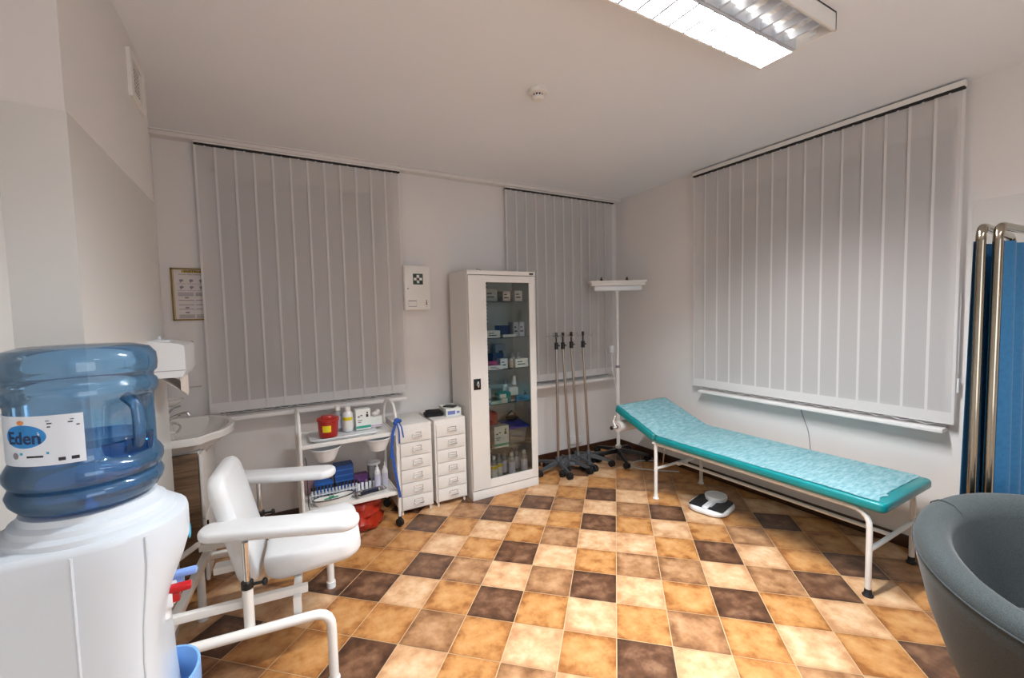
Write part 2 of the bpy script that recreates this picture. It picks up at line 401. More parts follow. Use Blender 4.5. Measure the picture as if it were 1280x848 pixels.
# ================================================================ VERTICAL BLINDS
def blind(label, length, n, z0, z1, loc, rz, rail=(.012, .024)):
    """local x runs along the rail, the cloth hangs in the plane y=0, room at -y"""
    t = thing('vertical_blind', label, 'blind', loc, rz)
    t['group'] = 'vertical blinds'
    b = B(); b.box(0, length, -.020, .020, z1+rail[0], z1+rail[1], bev=.003); b.make('headrail', M_white, t)
    b = B(); b.box(.004, length-.004, -.016, .016, z1+.002, z1+rail[0]+.001); b.make('rail_gap_shade', M_dark, t)  # dark strip standing in for the shaded gap above the vanes
    pitch = (length-.127)/(n-1)
    for k in range(n):
        x0 = k*pitch
        jit = random.uniform(-.0015, .0015)
        hem = .07
        v = B()
        a = .0045
        zz = [z0, z0+hem, z0+hem+.001, z1]
        us = (0, .0135/.127, 1-.0135/.127, 1)
        def f(u, vv, x0=x0, jit=jit):
            u = us[int(round(u*3))]
            return (x0+.127*u+jit, -a+2*a*u*1.0, z0+(z1-z0)*vv)
        v.grid(f, 3, 12)
        v.bm.faces.ensure_lookup_table()
        for q, fc in enumerate(v.bm.faces): fc.material_index = 0 if 12 <= q < 24 else 1
        o = v.make('vane', [M_vane, M_selv], t, smooth=0)
        h = B(); h.grid(lambda u, vv: (x0+.127*u+jit, -a+2*a*u-.0012, z0+hem*vv), 1, 1)
        h.make('weight_pocket', M_selv, o, smooth=0)
        c = B(); c.box(x0+.058, x0+.068, -.004, .004, z1-.005, z1+rail[0]); c.make('carrier', M_plastic, t)
    ch = B()
    pts = []
    for k in range(n-1):
        xa = k*pitch+.063; 
        ch.tube([(xa, -.007, z0+.006), (xa+pitch*.25, -.010, z0-.010), (xa+pitch*.5, -.012, z0-.014), (xa+pitch*.75, -.010, z0-.010), (xa+pitch, -.007, z0+.006)], .0012, n=5)
        ch.tube([(xa, .008, z0+.002), (xa+pitch*.5, .010, z0-.020), (xa+pitch, .008, z0+.002)], .0012, n=5)
    ch.make('spacer_chain', M_plastic, t)
    return t
blind('wide vertical blind behind the trolley and the sink, grey-white vanes on the back wall', 1.385, 12, .895, 2.720, (-3.83, -.055, 0), 0)
blind('narrow vertical blind behind the drip stands, between glass cabinet and room corner', 1.36, 12, .85, 2.716, (-1.45, -.055, 0), 0)
t3 = blind('widest vertical blind on the right wall above the examination couch', 1.735, 15, .842, 2.722, (-.06, -1.06, 0), -PI/2, rail=(.014, .046))
# cord weight hanging at the right end of the right-hand blind
b = B(); b.tube([(0, 0, 1.6), (0, 0, 1.14)], .0012, n=5); b.box(-.006, .006, -.006, .006, 1.03, 1.11, bev=.003); b.tube([(-.0, .01, 1.14), (-.02, .03, 1.12)], .003, n=6)
cw = tag(b.make('cord_weight', M_plastic, loc=(-.035, -2.80, 0)), 'white plastic cord weight hanging beside the lower right end of the couch-side blind', 'cord weight')

# ================================================================ CEILING LUMINAIRE
t = thing('ceiling_light', 'white louvred fluorescent luminaire on the ceiling, left tube lit', 'ceiling light', (-1.93, -2.55, 2.70))
b = B(); LX, LY = .61, .165
b.box(-LX, LX, -LY, -LY+.012, 0, .08, bev=.003); b.box(-LX, LX, LY-.012, LY, 0, .08, bev=.003)
b.box(-LX, -LX+.012, -LY, LY, 0, .08, bev=.003); b.box(LX-.012, LX, -LY, LY, 0, .08, bev=.003); b.box(-LX, LX, -LY, LY, .07, .08)
b.make('housing', M_white, t)
M_louv = mat('louvre_aluminium', '#dde2ea', .3, metal=.6, var=.05)
b = B()
b.box(-LX+.012, LX-.012, -.006, .006, .002, .06); 
for k in range(1, 13):
    x = -LX+.012+(2*LX-.024)*k/13
    for y0, y1 in ((-LY+.014, -.008), (.008, LY-.014)):
        b.loft([[(x-.006, y0, .002), (x+.006, y0, .002), (x+.0015, y0, .036), (x-.0015, y0, .036)], [(x-.006, y1, .002), (x+.006, y1, .002), (x+.0015, y1, .036), (x-.0015, y1, .036)]])
for s in (-1, 1):
    b.box(-LX+.013, LX-.013, s*.009-.001, s*.009+.001, .002, .05); b.box(-LX+.013, LX-.013, s*(LY-.014)-.001, s*(LY-.014)+.001, .002, .05)
b.make('louvre', M_louv, t)
M_tube = mat('lit_tube', '#fff8ee', .5, var=0, emis=45)
b = B(); b.cyl((-.58, .085, .030), (.58, .085, .030), .013, n=12); b.make('lit_tube', M_tube, t)
b = B(); b.cyl((-.58, -.085, .045), (.58, -.085, .045), .013, n=12); b.make('unlit_tube', M_plastic, t)
for zz in ((-1,), (1,)):
    b = B(); b.box(zz[0]*.59-.006, zz[0]*.59+.006, .07, .10, .012, .07); b.make('lamp_holder', M_plastic, t)
    b = B(); b.box(zz[0]*.59-.006, zz[0]*.59+.006, -.10, -.07, .02, .07); b.make('lamp_holder', M_plastic, t)

# smoke detector
t = thing('smoke_detector', 'round white smoke detector on the ceiling left of the luminaire', 'smoke detector', (-2.09, -1.60, H))
b = B(); b.lathe([(.052, 0), (.053, -.012), (.050, -.022), (.036, -.026)], n=32); b.make('base', M_cream, t)
b = B(); b.lathe([(.030, -.024), (.030, -.040)], n=24); b.make('sensor_chamber', M_dark, t)
b = B(); b.lathe([(.034, -.038), (.035, -.046), (.028, -.054), (.010, -.057)], n=24)
for k in range(12):
    a = 2*PI*k/12; b.box(.030, .034, -.003, .003, -.04, -.024, M=Matrix.Rotation(a, 4, 'Z'))
b.make('cap', M_cream, t)

# wall vent on the column
t = thing('wall_vent', 'white ventilation grille high on the column beside the ceiling', 'vent', (CX, -1.125, 2.60))
b = B()
for y0, y1, z0, z1 in ((-.115, -.08, -.10, .10), (.08, .115, -.10, .10), (-.0799, .0799, .07, .10), (-.0799, .0799, -.10, -.07)): b.box(0, .014, y0, y1, z0, z1, bev=.0)
b.make('frame', M_white, t)
b = B()
for k in range(9):
    z = -.066+k*.0158; b.box(.003, .006, -.08, .08, z, z+.004)
for k in range(7): b.box(.004, .0055, -.068+k*.0225-.0015, -.068+k*.0225+.0015, -.07, .07)
b.make('grille', M_cream, t)
b = B(); b.box(.0005, .0015, -.08, .08, -.07, .07); b.make('backing', M_dark, t)

# ================================================================ BACK WALL ITEMS
M_paper = mat('paper', '#d8d2cf', .7, var=.01)
M_yellow = mat('yellow_print', '#b79a3a', .5)
M_ink = mat('ink', '#2b2a33', .7)
M_inkgrey = mat('grey_ink', '#8d8890', .7)
M_glassframe = mat('brass_frame', '#8d7434', .35, metal=.4)
t = thing('instruction_poster', 'framed hand-washing instruction sheet with yellow edge on back wall', 'poster', (-4.005, -.001, 1.545))
PW, PH = .25, .355
b = B(); b.box(0, PW, -.012, 0, 0, .010); b.box(0, PW, -.012, 0, PH-.010, PH); b.box(0, .010, -.012, 0, 0, PH); b.box(PW-.01, PW, -.012, 0, 0, PH); b.make('frame', M_glassframe, t)
b = B(); b.box(.008, PW-.008, -.004, 0, .008, PH-.008); b.make('sheet', M_paper, t)
rx = (PI/2, 0, 0)
b = B(); b.box(.013, .016, -.0046, -.004, .012, PH-.012); b.box(.06, PW-.02, -.0046, -.004, PH-.030, PH-.014); b.make('yellow_band', M_yellow, t)
text('title', 'INSTRUKCJA', .026, M_ink, (.075, -.0056, PH-.023), rx, t, align='LEFT')
text('title', 'MYCIA I DEZYNFEKCJI RĄK', .012, M_ink, (.045, -.0052, PH-.043), rx, t, align='LEFT', sx=1.05)
b = B()
for z in (.26, .215):
    for x in (.045, .10, .155, .2):
        b.sph((x+.012, -.005, z+.012), .009, (1.3, .1, 1), n=8); b.box(x+.004, x+.01, -.0052, -.004, z-.004, z+.01); b.box(x-.012, x+.035, -.005, -.004, z-.012, z-.010)
b.make('hand_pictograms', M_inkgrey, t)
b = B()
for z, n in ((.185, 3), (.105, 1), (.135, 1), (.075, 1), (.035, 3)):
    for k in range(n):
        b.box(.035, .12, -.005, -.004, z-k*.009, z-k*.009+.0045); b.box(.13, .225, -.005, -.004, z-k*.009, z-k*.009+.0045)
for x in (.07, .17):
    for z in (.088, .055, .155): b.box(x, x+.022, -.005, -.004, z-.005, z+.005)
b.make('text_lines', M_inkgrey, t)

M_green = mat('sign_green', '#12301f', .5)
t = thing('first_aid_cabinet', 'small white wall box with white cross on dark green square', 'first aid cabinet', (-2.455, 0, 1.59))
b = B(); b.box(0, .225, -.10, 0, 0, .375, bev=.006); b.make('body', M_cream, t)
b = B(); b.box(.006, .219, -.108, -.10, .006, .369, bev=.004); dr = b.make('door', M_cream, t)
b = B(); b.box(.075, .16, -.1095, -.108, .215, .305); b.make('green_square', M_green, dr)
b = B(); b.box(.107, .128, -.1105, -.1095, .226, .294); b.box(.0835, .1515, -.1105, -.1095, .2495, .2705); b.make('white_cross', M_white, dr)
b = B(); b.cyl((.028, -.116, .18), (.028, -.108, .18), .008); b.make('lock', M_steel, dr)
b = B(); b.box(.03, .10, -.109, -.108, .075, .082); b.box(.03, .10, -.109, -.108, .028, .033); b.box(.03, .031, -.109, -.108, .03, .08); b.box(.099, .10, -.109, -.108, .03, .08); b.make('printed_notice', M_inkgrey, dr)
b = B(); b.cyl((.186, -.1095, .06), (.186, -.1085, .06), .006); b.box(.178, .194, -.1095, -.108, .045, .052); b.box(.18, .19, -.1095, -.108, .025, .028); b.box(.183, .189, -.1095, -.108, .06, .085); b.make('printed_emblem', mat('emblem_red', '#7b4a48', .6), dr)

# ================================================================ SINK CORNER
t = thing('vanity_cabinet', 'dark oak sided washbasin cabinet with white front under the sink', 'cabinet', (XL, -.10, 0))
b = B(); b.box(.0, .23, -.60, .0, .06, .80); b.make('carcass', M_white, t)
b = B(); b.box(.0, .225, -.622, -.601, .03, .80, bev=.002); b.make('side_panel', M_wood, t)
b = B(); b.box(.231, .247, -.62, -.0, .06, .42, bev=.003); d = b.make('door', M_white, t)
b = B(); b.box(.247, .256, -.60, -.592, .2, .40); d2 = b.make('edge_handle', M_black, d)
b = B(); b.box(.231, .247, -.62, -.0, .43, .79, bev=.003); b.make('drawer', M_white, t)

t = thing('washbasin', 'white ceramic washbasin with rounded front mounted on the left wall', 'sink', (XL, -.44, .90))
out = [(0, -.34)] + [(.19, -.34), (.24, -.335)] + [(.27+.12*math.sin(a), -.26*math.cos(a)) for a in [k*PI/12 for k in range(1, 12)]] + [(.24, .335), (.19, .34), (0, .34)]
def ring(s, z, dx=0, sy=None): return [(max(.0, x*s+dx), y*(sy or s), z) for x, y in out]
b = B()
b.loft([ring(.40, -.22, .0), ring(.60, -.17), ring(.78, -.10, 0, .72), ring(.94, -.055, 0, .93), ring(1, -.04), ring(1, -.008), ring(.985, 0), ring(.90, -.002, .01), ring(.84, -.02, .03), ring(.70, -.09, .05), ring(.45, -.13, .08), ring(.12, -.135, .14)])
b.make('basin', M_ceramic, t)
b = B(); b.lathe([(.001, -.132), (.02, -.131), (.022, -.128), (.022, -.126), (.001, -.126)], c=(.16, 0, 0), n=16); b.make('drain', M_chrome, t)
fa = B(); fa.cyl((.045, 0, -.005), (.045, 0, .05), .022); fa.tube([(.045, 0, .045), (.10, 0, .075), (.155, 0, .09), (.165, 0, .07)], .010, bend=.01); fa.sph((.045, 0, .06), .024); fa.tube([(.04, 0, .075), (.09, 0, .125), (.125, .0, .135)], .007)
fa.make('mixer_tap', M_chrome, t)
b = B(); b.tube([(.045, -.03, .01), (.10, -.06, .05), (.13, -.05, .02), (.11, -.04, -.02), (.07, -.05, -.01)], .006, bend=.03); b.sph((.06, -.05, .005), .012, (1.5, 1, .8)); b.make('spare_hose', M_chrome, t)

t = thing('soap_dish', 'oval white ceramic soap dish on the wall above the washbasin', 'soap dish', (XL, -.42, 1.075))
b = B(); b.lathe([(.01, -.045), (.035, -.035), (.062, -.012), (.068, 0), (.062, .0), (.045, -.008), (.001, -.010)], c=(.075, 0, 0), n=28, sx=1, sy=1.25); b.make('dish', M_ceramic, t)
b = B(); b.box(0, .03, -.02, .02, -.05, -.01, bev=.005); b.make('bracket', M_chrome, t)
for k, (x, z) in enumerate(((-3.99, 1.40), (-3.96, 1.09))):
    b = B(); b.tube([(x, 0, z), (x, -.03, z), (x+.09, -.03, z)], .004, bend=.01); b.cyl((x, -.006, z), (x, 0, z), .012)
    tag(b.make('towel_hook', M_chrome), ('short chrome towel arm on back wall level with the towel dispenser', 'short chrome towel arm on back wall just above the washbasin')[k], 'towel rail')

t = thing('paper_towel_dispenser', 'white plastic paper towel dispenser on the column, above the washbasin', 'towel dispenser', (CX+.003, -1.10, 1.29))
b = B()
b.loft([[(0, y, 0), (.115, y, .0), (.128, y, .03), (.128, y, .14), (.11, y, .150), (.0, y, .168)] for y in (-.15, -.146, .146, .15)]); b.make('cover', M_plastic, t)
b = B(); b.box(0, .127, -.151, .151, .030, .0325); b.make('seam', M_inkgrey, t)
b = B(); b.cyl((.03, -.08, .165), (.03, -.08, .185), .006); b.box(.02, .07, -.1, -.06, .158, .168, bev=.003); b.make('key_latch', M_plastic, t)
b = B()
b.grid(lambda u, v: (.03+.075*u+.01*math.sin(v*6), -.14+.20*v+.0*u, .0-.075*(1-abs(v-.45)*1.2)*(.6+.4*u)*1.0 if 0 else 0-.10*u*(1-.8*abs(v-.5))), 8, 8)
b.grid(lambda u, v: (.105+.012*math.sin(3*v), -.14+.20*v, -.10*(1-.8*abs(v-.5))*(u)), 5, 8)
b.make('paper_towel', mat('tissue', '#e6ddd5', .9, bump=.2), t)

# ================================================================ WATER COOLER + BOTTLE
t = thing('water_cooler', 'tall white water cooler holding the big blue bottle', 'water cooler', (-3.84, -2.30, 0))
def coolring(s, z, front=0.0):
    o = []
    W_, D_ = .165*s, .165*s
    n = 16
    pts_ = [(-D_, -W_+.02), (-D_+.02, -W_)]
    # flat side to x=-.02 then curved front towards +x
    for k in range(n+1):
        a = -PI/2+PI*k/n
        pts_.append((-.01+(D_+.022)*max(0, math.cos(a))**.72+front*max(0, math.cos(a))**2.5, W_*(math.sin(a) if abs(math.sin(a)) < 1 else math.sin(a))))
    pts_ += [(-D_+.02, W_), (-D_, W_-.02)]
    return [(x, y, z) for x, y in pts_]
b = B()
b.loft([coolring(1, .02), coolring(1, .62, -.055), coolring(1, .78, -.065), coolring(1, .86, -.05), coolring(1, .95, -.015), coolring(1.0, 1.0, -.0), coolring(1.0, 1.062, .0), coolring(.99, 1.071, 0), coolring(.95, 1.078, -.005), coolring(.80, 1.082, -.01)])
b.make('body', M_cooler, t)
b = B(); b.lathe([(.155, 1.075), (.152, 1.090), (.140, 1.097), (.135, 1.108), (.122, 1.115), (.118, 1.128), (.075, 1.13)], n=48); b.make('collar', M_cooler, t)
b = B()
for a in (math.radians(-88.3), math.radians(-54)):
    b.tube([(-.01+.187*math.cos(a)**.72+f*math.cos(a)**2.5+.0003, .165*math.sin(a)-.0003, z) for z, f in ((.03, 0), (.62, -.055), (.78, -.065), (.86, -.05), (.95, -.015), (1.0, 0), (1.062, 0))], .0028, n=6)
b.make('panel_seam', mat('seam_white', '#ccd3da', .4), t)
M_aqua = mat('aqua_print', '#2fa3c9', .4)
b = B(); b.sph((.174, .02, .995), .014, (.25, 1, 1.5)); b.make('drop_logo', M_aqua, t)
M_red = mat('red_plastic', '#b3121c', .3); M_tapblue = mat('blue_plastic', '#7f9fe0', .3)
b = B(); b.box(0.085, 0.130, .02, .045, .80, .84, bev=.004); b.cyl((.110, .032, .80), (.110, .032, .772), .012); q = b.make('hot_tap', M_plastic, t)
b = B(); b.box(0.105, 0.170, .020, .044, .835, .853, bev=.006); b.box(0.110, 0.145, .022, .042, .81, .835, bev=.006); b.make('red_lever', M_red, q)
b = B(); b.box(0.085, 0.130, .085, .11, .80, .84, bev=.004); b.cyl((.110, .097, .80), (.110, .097, .772), .012); q = b.make('cold_tap', M_plastic, t)
b = B(); b.box(0.105, 0.175, .085, .109, .842, .858, bev=.006); b.box(0.110, 0.145, .087, .107, .81, .845, bev=.006); b.make('blue_lever', M_tapblue, q)
M_lblue = mat('light_blue_plastic', '#7fb2ee', .3)
b = B()
def tray(s, z, dz=0): return [(.092+(.085*s)*max(0, math.cos(a))**.8, .03+.10*s*math.sin(a), z-.03) for a in [-PI/2+PI*k/12 for k in range(13)]]
b.loft([tray(.55, .50), tray(.85, .54), tray(1, .60), tray(1.0, .66), tray(.93, .66), tray(.88, .60), tray(.8, .585)], cap=True); b.make('drip_tray', M_lblue, t)
b = B(); b.cyl((-.12, -.1655, .14), (-.12, -.172, .14), .06, n=24); 
for k in range(5): b.sph((-.14+k*.012, -.168, .20+k*.05+.04*math.sin(k)), .05-.006*k, (1, .06, 1.4), n=10)
b.make('splash_print', mat('splash_aqua', '#8fd2e2', .4), t)

M_bottle = clear_mat('blue_polycarbonate', '#c0def2', .1, .20, '#6aaade', .06)
M_water = clear_mat('bottled_water', '#6fb2e2', .1, .05, '#2f8fd8', .02)
t = thing('water_bottle', 'large upturned blue water bottle with Eden label on the white cooler', 'water bottle', (-3.84, -2.30, 1.115))
rb = .135
prof = [(.030, -.025), (.034, .0), (.05, .004), (.085, .012), (.118, .024), (.131, .042), (.135, .058), (.130, .070), (.124, .074), (.130, .080), (.136, .094), (.136, .108), (.129, .122), (.124, .130), (.1245, .16), (.1245, .24), (.126, .252), (.133, .262), (.135, .275), (.133, .288), (.127, .294), (.127, .303), (.134, .311), (.136, .33), (.134, .352), (.122, .368), (.095, .376), (.05, .370), (.01, .366)]
nb = 96
hang = math.radians(-30)     # handle recess direction
def brad(r, z, a):
    d = (a-hang+PI) % (2*PI)-PI
    k = math.exp(-(d/.50)**4) * (1/(1+math.exp(-(z-.135)/.006))) * (1/(1+math.exp((z-.245)/.006)))
    return r-.055*k
b = B()
b.loft([[(brad(r, z, 2*PI*i/nb)*math.cos(2*PI*i/nb), brad(r, z, 2*PI*i/nb)*math.sin(2*PI*i/nb), z) for i in range(nb)] for r, z in
        [p for q in zip(prof, prof[1:]) for p in (q[0], ((q[0][0]+q[1][0])/2, (q[0][1]+q[1][1])/2))]+[prof[-1]]])
bt = b.make('shell', M_bottle, t, smooth=70)
b = B(); hx, hy = math.cos(hang), math.sin(hang)
b.tube([(hx*.095, hy*.095, .125), (hx*.121, hy*.121, .145), (hx*.123, hy*.123, .19), (hx*.121, hy*.121, .235), (hx*.095, hy*.095, .255)], .012, n=12, bend=.02); b.make('grip_handle', M_bottle, t)
b = B(); b.lathe([(max(.01, r-.006), z) for r, z in prof[4:15]]+[(.112, .155)], n=48); b.make('water', M_water, t, smooth=70)
M_label = mat('white_label', '#dfe9f4', .4, var=.01)
def wrap(o, r, a0, z0):
    """bend a flat text/shape mesh (x along, y up) round the bottle"""
    for v in o.data.vertices:
        a = a0+v.co.x/r; rr = r+v.co.z
        v.co = Vector((rr*math.cos(a), rr*math.sin(a), z0+v.co.y))
    o.location = (0, 0, 0); o.rotation_euler = (0, 0, 0)
camang = math.atan2(-1.354, .374)
def arc_rect(x0, x1, y0, y1, r, a0, z0, off=0, n=24):
    b = B(); b.grid(lambda u, v: ((r+off)*math.cos(a0+(x0+(x1-x0)*u)/r), (r+off)*math.sin(a0+(x0+(x1-x0)*u)/r), z0+y0+(y1-y0)*v), n, 1); return b
rl = .1262
lb = arc_rect(-.25, -.004, 0, .104, rl, camang, .135).make('label', M_label, t)
oval = B()
oval.loft([[(.043*s*math.cos(2*PI*k/32), .024*s*math.sin(2*PI*k/32), .0004) for k in range(32)] for s in (1, .5, .1)])
ov = oval.make('logo_oval', mat('logo_blue', '#2386cf', .4, var=.15, scale=30), lb); wrap(ov, rl, camang-.105/rl+.0, .135+.062)
e = text('logo_text', 'Eden', .036, mat('logo_navy', '#0e2a55', .4), (0, 0, 0), (0, 0, 0), lb, extrude=.0002, bold=.0008); wrap(e, rl+.0007, camang-.106/rl, .135+.058)
sw = B(); sw.sph((-.002, .029, .0), .006, (1.3, .8, .1), n=10); s_ = sw.make('logo_leaf', mat('leaf_orange', '#d98b4a', .4), lb); wrap(s_, rl+.0006, camang-.106/rl, .135+.062)
ln = B()
ln.box(-.062, -.018, .092, .0935, 0, .0003); ln.box(-.06, -.020, .086, .0885, 0, .0003); ln.box(-.06, -.010, .079, .0815, 0, .0003); ln.box(-.046, -.014, .008, .015, 0, .0003); ln.box(-.10, -.07, .018, .022, 0, .0003)
l_ = ln.make('fine_print', M_ink, lb)
# box() works in x,y,z: shift to flat layout
wrap(l_, rl+.0006, camang, .135)
sm = B(); sm.sph((0, 0, 0), .007, (1, 1, .08), n=12); s2 = sm.make('small_emblem', M_inkgrey, lb); wrap(s2, rl+.0006, camang-.125/rl, .135+.022)
bl_ = B(); bl_.box(-.114, -.06, .024, .029, 0, .0003); l2 = bl_.make('blue_slogan', M_aqua, lb); wrap(l2, rl+.0006, camang, .135)

# ================================================================ BLOOD-DRAWING CHAIR
CH = thing('phlebotomy_chair', 'white padded blood-drawing chair with two wide armrests, beside the water cooler', 'medical chair', (-3.42, -1.40, 0), math.radians(-6))
def pad(L, W_, T, r=None, rad=.017, crown=.005):
    b = B(); r = r or W_*.48
    b.slab(rrect(-L/2, L/2, -W_/2, W_/2, r, n=8), 0, T, rad=rad, crown=crown); return b
# near and far armrests (swivelled on their posts)
a1 = pad(.61, .135, .044).make('armrest', M_vinyl, CH, smooth=50, loc=(-.0, -.30, .675), rot=(0, 0, math.radians(-16)))
a2 = pad(.60, .135, .044).make('armrest', M_vinyl, CH, smooth=50, loc=(-.07, .36, .675), rot=(0, 0, math.radians(-16)))
for y, x, z0 in ((-.33, -.125, .33), (.36, -.16, .33)):
    b = B(); b.cyl((x, y, z0), (x, y, .50), .019); b.make('post_socket', M_white, CH)
    b = B(); b.cyl((x, y, .49), (x, y, .675), .012); b.make('armrest_post', M_chrome, CH)
    b = B(); b.cyl((x, y, .49), (x, y, .515), .022); b.cyl((x+.02, y, .50), (x+.055, y, .50), .006); b.sph((x+.06, y, .50), .016, (.7, 1, 1)); b.make('clamp_knob', M_black, CH)
# seat and back
seat = B()
seat.slab(rrect(-.20, .20, -.225, .225, .09, n=7), 0, .105, rad=.035, seg=4, crown=.012)
seat.make('seat', M_vinyl, CH, smooth=60, loc=(.115, .0, .430), rot=(0, math.radians(-5), 0))
bk = B(); bk.slab(rrect(-.26, .25, -.205, .205, .09, n=7), 0, .07, rad=.03, seg=4, crown=.012)
bk.make('backrest', M_vinyl, CH, smooth=60, loc=(-.225, 0, .635), rot=(0, math.radians(77), 0))
fr = B()
for y in (-.36, .36):
    fr.tube([(-.44, y, .02), (-.44, y, .325), (.17, y, .325), (.17, y, .02)], .019, bend=.07, n=12)
    fr.box(-.42, .085, y*.80-.014, y*.80+.014, .395, .425, bev=.003)
    fr.box(.03, .06, y*.86-.022, y*.86+.014, .32, .40, bev=.002)
fr.box(-.42, -.385, -.36, .36, .335, .365, bev=.003)
fr.box(-.16, -.13, -.30, .30, .393, .42, bev=.003)
fr.box(.03, .06, -.30, .30, .393, .42, bev=.003)
fr.box(.0, .20, -.05, .05, .405, .45, bev=.003)
fr.box(-.30, -.14, -.03, .03, .415, .445, bev=.003)
fr.tube([(-.44, -.02, .36), (-.52, .18, .40), (-.44, .36, .40)], .014, bend=.05)
fr.make('frame', M_white, CH)
for x in (-.44, .17):
    for y in (-.36, .36):
        b = B(); b.cyl((x, y, 0), (x, y, .035), .024); b.make('foot', M_plastic, CH)

# ================================================================ TROLLEY
TR = thing('instrument_trolley', 'white two-shelf instrument trolley on castors below the wide blind', 'trolley', (-3.31, -.56, 0))
TL, TD = .63, .38
for x in (0, TL):
    b = B(); b.tube([(x, 0, .07), (x, 0, .80), (x+(.0), .07, .90), (x, TD-.07, .90), (x, TD, .80), (x, TD, .07)], .0105, bend=.06, n=10); b.make('side_frame', M_white, TR)
for z, n_ in ((.70, 'top_shelf'), (.26, 'bottom_shelf')):
    b = B(); b.box(.008, TL-.008, .002, TD-.002, z-.004, z); b.box(.008, TL-.008, -.001, .012, z-.022, z+.006, bev=.002); b.box(.008, TL-.008, TD-.012, TD+.001, z-.022, z+.006, bev=.002); b.box(.006, .014, 0, TD, z-.022, z+.006); b.box(TL-.014, TL-.006, 0, TD, z-.022, z+.006)
    b.make(n_, M_white, TR)
for x in (0, TL):
    for y in (0, TD):
        b = B(); b.cyl((x, y, .055), (x, y, .075), .012); b.box(x-.011, x+.011, y-.02, y+.014, .03, .058, bev=.003); c = b.make('caster', M_black, TR)
        b = B(); b.cyl((x-.012, y-.010, .0305), (x+.008, y+.004, .0305), .030, n=20); b.make('wheel', M_rubber, c)
b = B()
b.loft([[(x*1.0, y, z) for x, y in rrect(.05+d, .50-d, .02+d, .27-d, .03)] for z, d in ((.698, .02), (.716, 0), (.720, .002), (.717, .006), (.712, .014))])
tag(b.make('instrument_tray', M_plastic, loc=(-3.31+.01, -.56, .004)), 'shallow white tray on the trolley top under the red bin and bottles', 'tray')

M_binred = mat('bin_red', '#a3201a', .3); M_labyel = mat('label_yellow', '#e0cf1f', .5)
t = thing('sharps_bin', 'round dark red sharps bin with yellow label on the trolley', 'sharps bin', (-3.125, -.46, .722))
b = B(); b.lathe([(.058, 0), (.061, .004), (.068, .11)], n=32); b.make('bucket', M_binred, t)
b = B(); b.lathe([(.068, .11), (.073, .112), (.073, .125), (.066, .130), (.044, .136), (.040, .144), (.02, .148), (.001, .148)], n=32); b.box(-.045, .02, -.012, .012, .13, .147, bev=.004); b.make('lid', M_binred, t)
def cyl_label(r, a0, a1, z0, z1, m, t, off=.0006, name='label'):
    b = B(); b.grid(lambda u, v: ((r[0]+(r[1]-r[0])*v+off)*math.cos(a0+(a1-a0)*u), (r[0]+(r[1]-r[0])*v+off)*math.sin(a0+(a1-a0)*u), z0+(z1-z0)*v), 12, 1); return b.make(name, m, t)
cyl_label((.0635, .0665), math.radians(-130), math.radians(-80), .040, .085, M_labyel, t)

M_clearpl = clear_mat('clear_plastic', '#dfe3e6', .1, .30, '#e6e6ea', .1)
M_lilac = mat('lilac_label', '#cfcfe4', .5)
def bottle(name, label, cat, loc, r, h, body, capm, lab=None, band=None, neck=.35, cap_h=.03, group=None, rz=-1.9, parent=None, nozzle=False):
    t = thing(name, label, cat, loc, 0, group)
    b = B(); b.lathe([(r*.85, 0), (r, .006), (r, h*.72), (r*.92, h*.80), (r*neck, h*.88), (r*neck, h*.93)], n=20); b.make('body', body, t, smooth=50)
    b = B()
    if nozzle: b.lathe([(r*.62, h*.86), (r*.6, h*.93), (r*.28, h*.96), (r*.16, h*1.14), (.001, h*1.15)], n=16)
    else: b.lathe([(r*neck*1.15, h*.89), (r*neck*1.15, h*.89+cap_h), (r*neck*.9, h*.89+cap_h*1.1), (.001, h*.89+cap_h*1.1)], n=16)
    b.make('cap', capm, t)
    if lab: cyl_label((r, r), rz-1.1, rz+1.1, h*.12, h*.66, lab, t)
    if band: cyl_label((r, r), rz-1.1, rz+1.1, h*.5, h*.64, band, t, off=.0012, name='label_band')
    return t
bottle('antiseptic_bottle', 'tall square-shouldered white antiseptic bottle with yellow band on the trolley', 'bottle', (-2.985, -.40, .722), .036, .165, M_plastic, M_white, M_white, M_labyel, neck=.5)
bottle('antiseptic_bottle', 'pale antiseptic bottle partly behind the yellow-banded one, beside the red bin', 'bottle', (-3.045, -.34, .722), .030, .165, M_clearpl, M_white, M_lilac, neck=.5)
M_cgreen = mat('carton_green', '#2f9f86', .5); M_carton = mat('white_carton', '#e2e6e2', .5)
def carton(name, label, cat, loc, sx, sy, sz, m=None, stripe=None, marks=None, rz=0, group=None, mark_m=None):
    """front faces -y; stripe colours a band low on the front, marks are small printed blocks"""
    t = thing(name, label, cat, loc, rz, group)
    b = B(); b.box(-sx/2, sx/2, -sy/2, sy/2, 0, sz, bev=.001, seg=1); b.make('box', m or M_carton, t)
    if stripe:
        b = B(); b.box(-sx/2+.0005, sx/2-.0005, -sy/2-.0008, -sy/2, sz*.08, sz*.20); b.make('printed_stripe', stripe, t)
    if marks:
        b = B()
        for u, v, a, c in marks: b.box(-sx/2+sx*u, -sx/2+sx*(u+a), -sy/2-.0008, -sy/2, sz*v, sz*(v+c))
        b.make('printed_marks', mark_m or M_ink, t)
    return t
MK = [(.12, .62, .14, .06), (.30, .68, .14, .05), (.68, .60, .16, .14), (.72, .76, .1, .1), (.12, .45, .3, .03), (.12, .36, .22, .03)]
carton('dressing_box', 'white dressing carton with green stripe standing on the trolley top', 'box', (-2.885, -.40, .722), .105, .06, .15, None, M_cgreen, MK, rz=.05)
carton('swab_box', 'small open white box of swabs right of the green-striped carton', 'box', (-2.785, -.36, .722), .085, .07, .075, None, mat('pinkstripe', '#c9a3c4', .5), rz=.05)
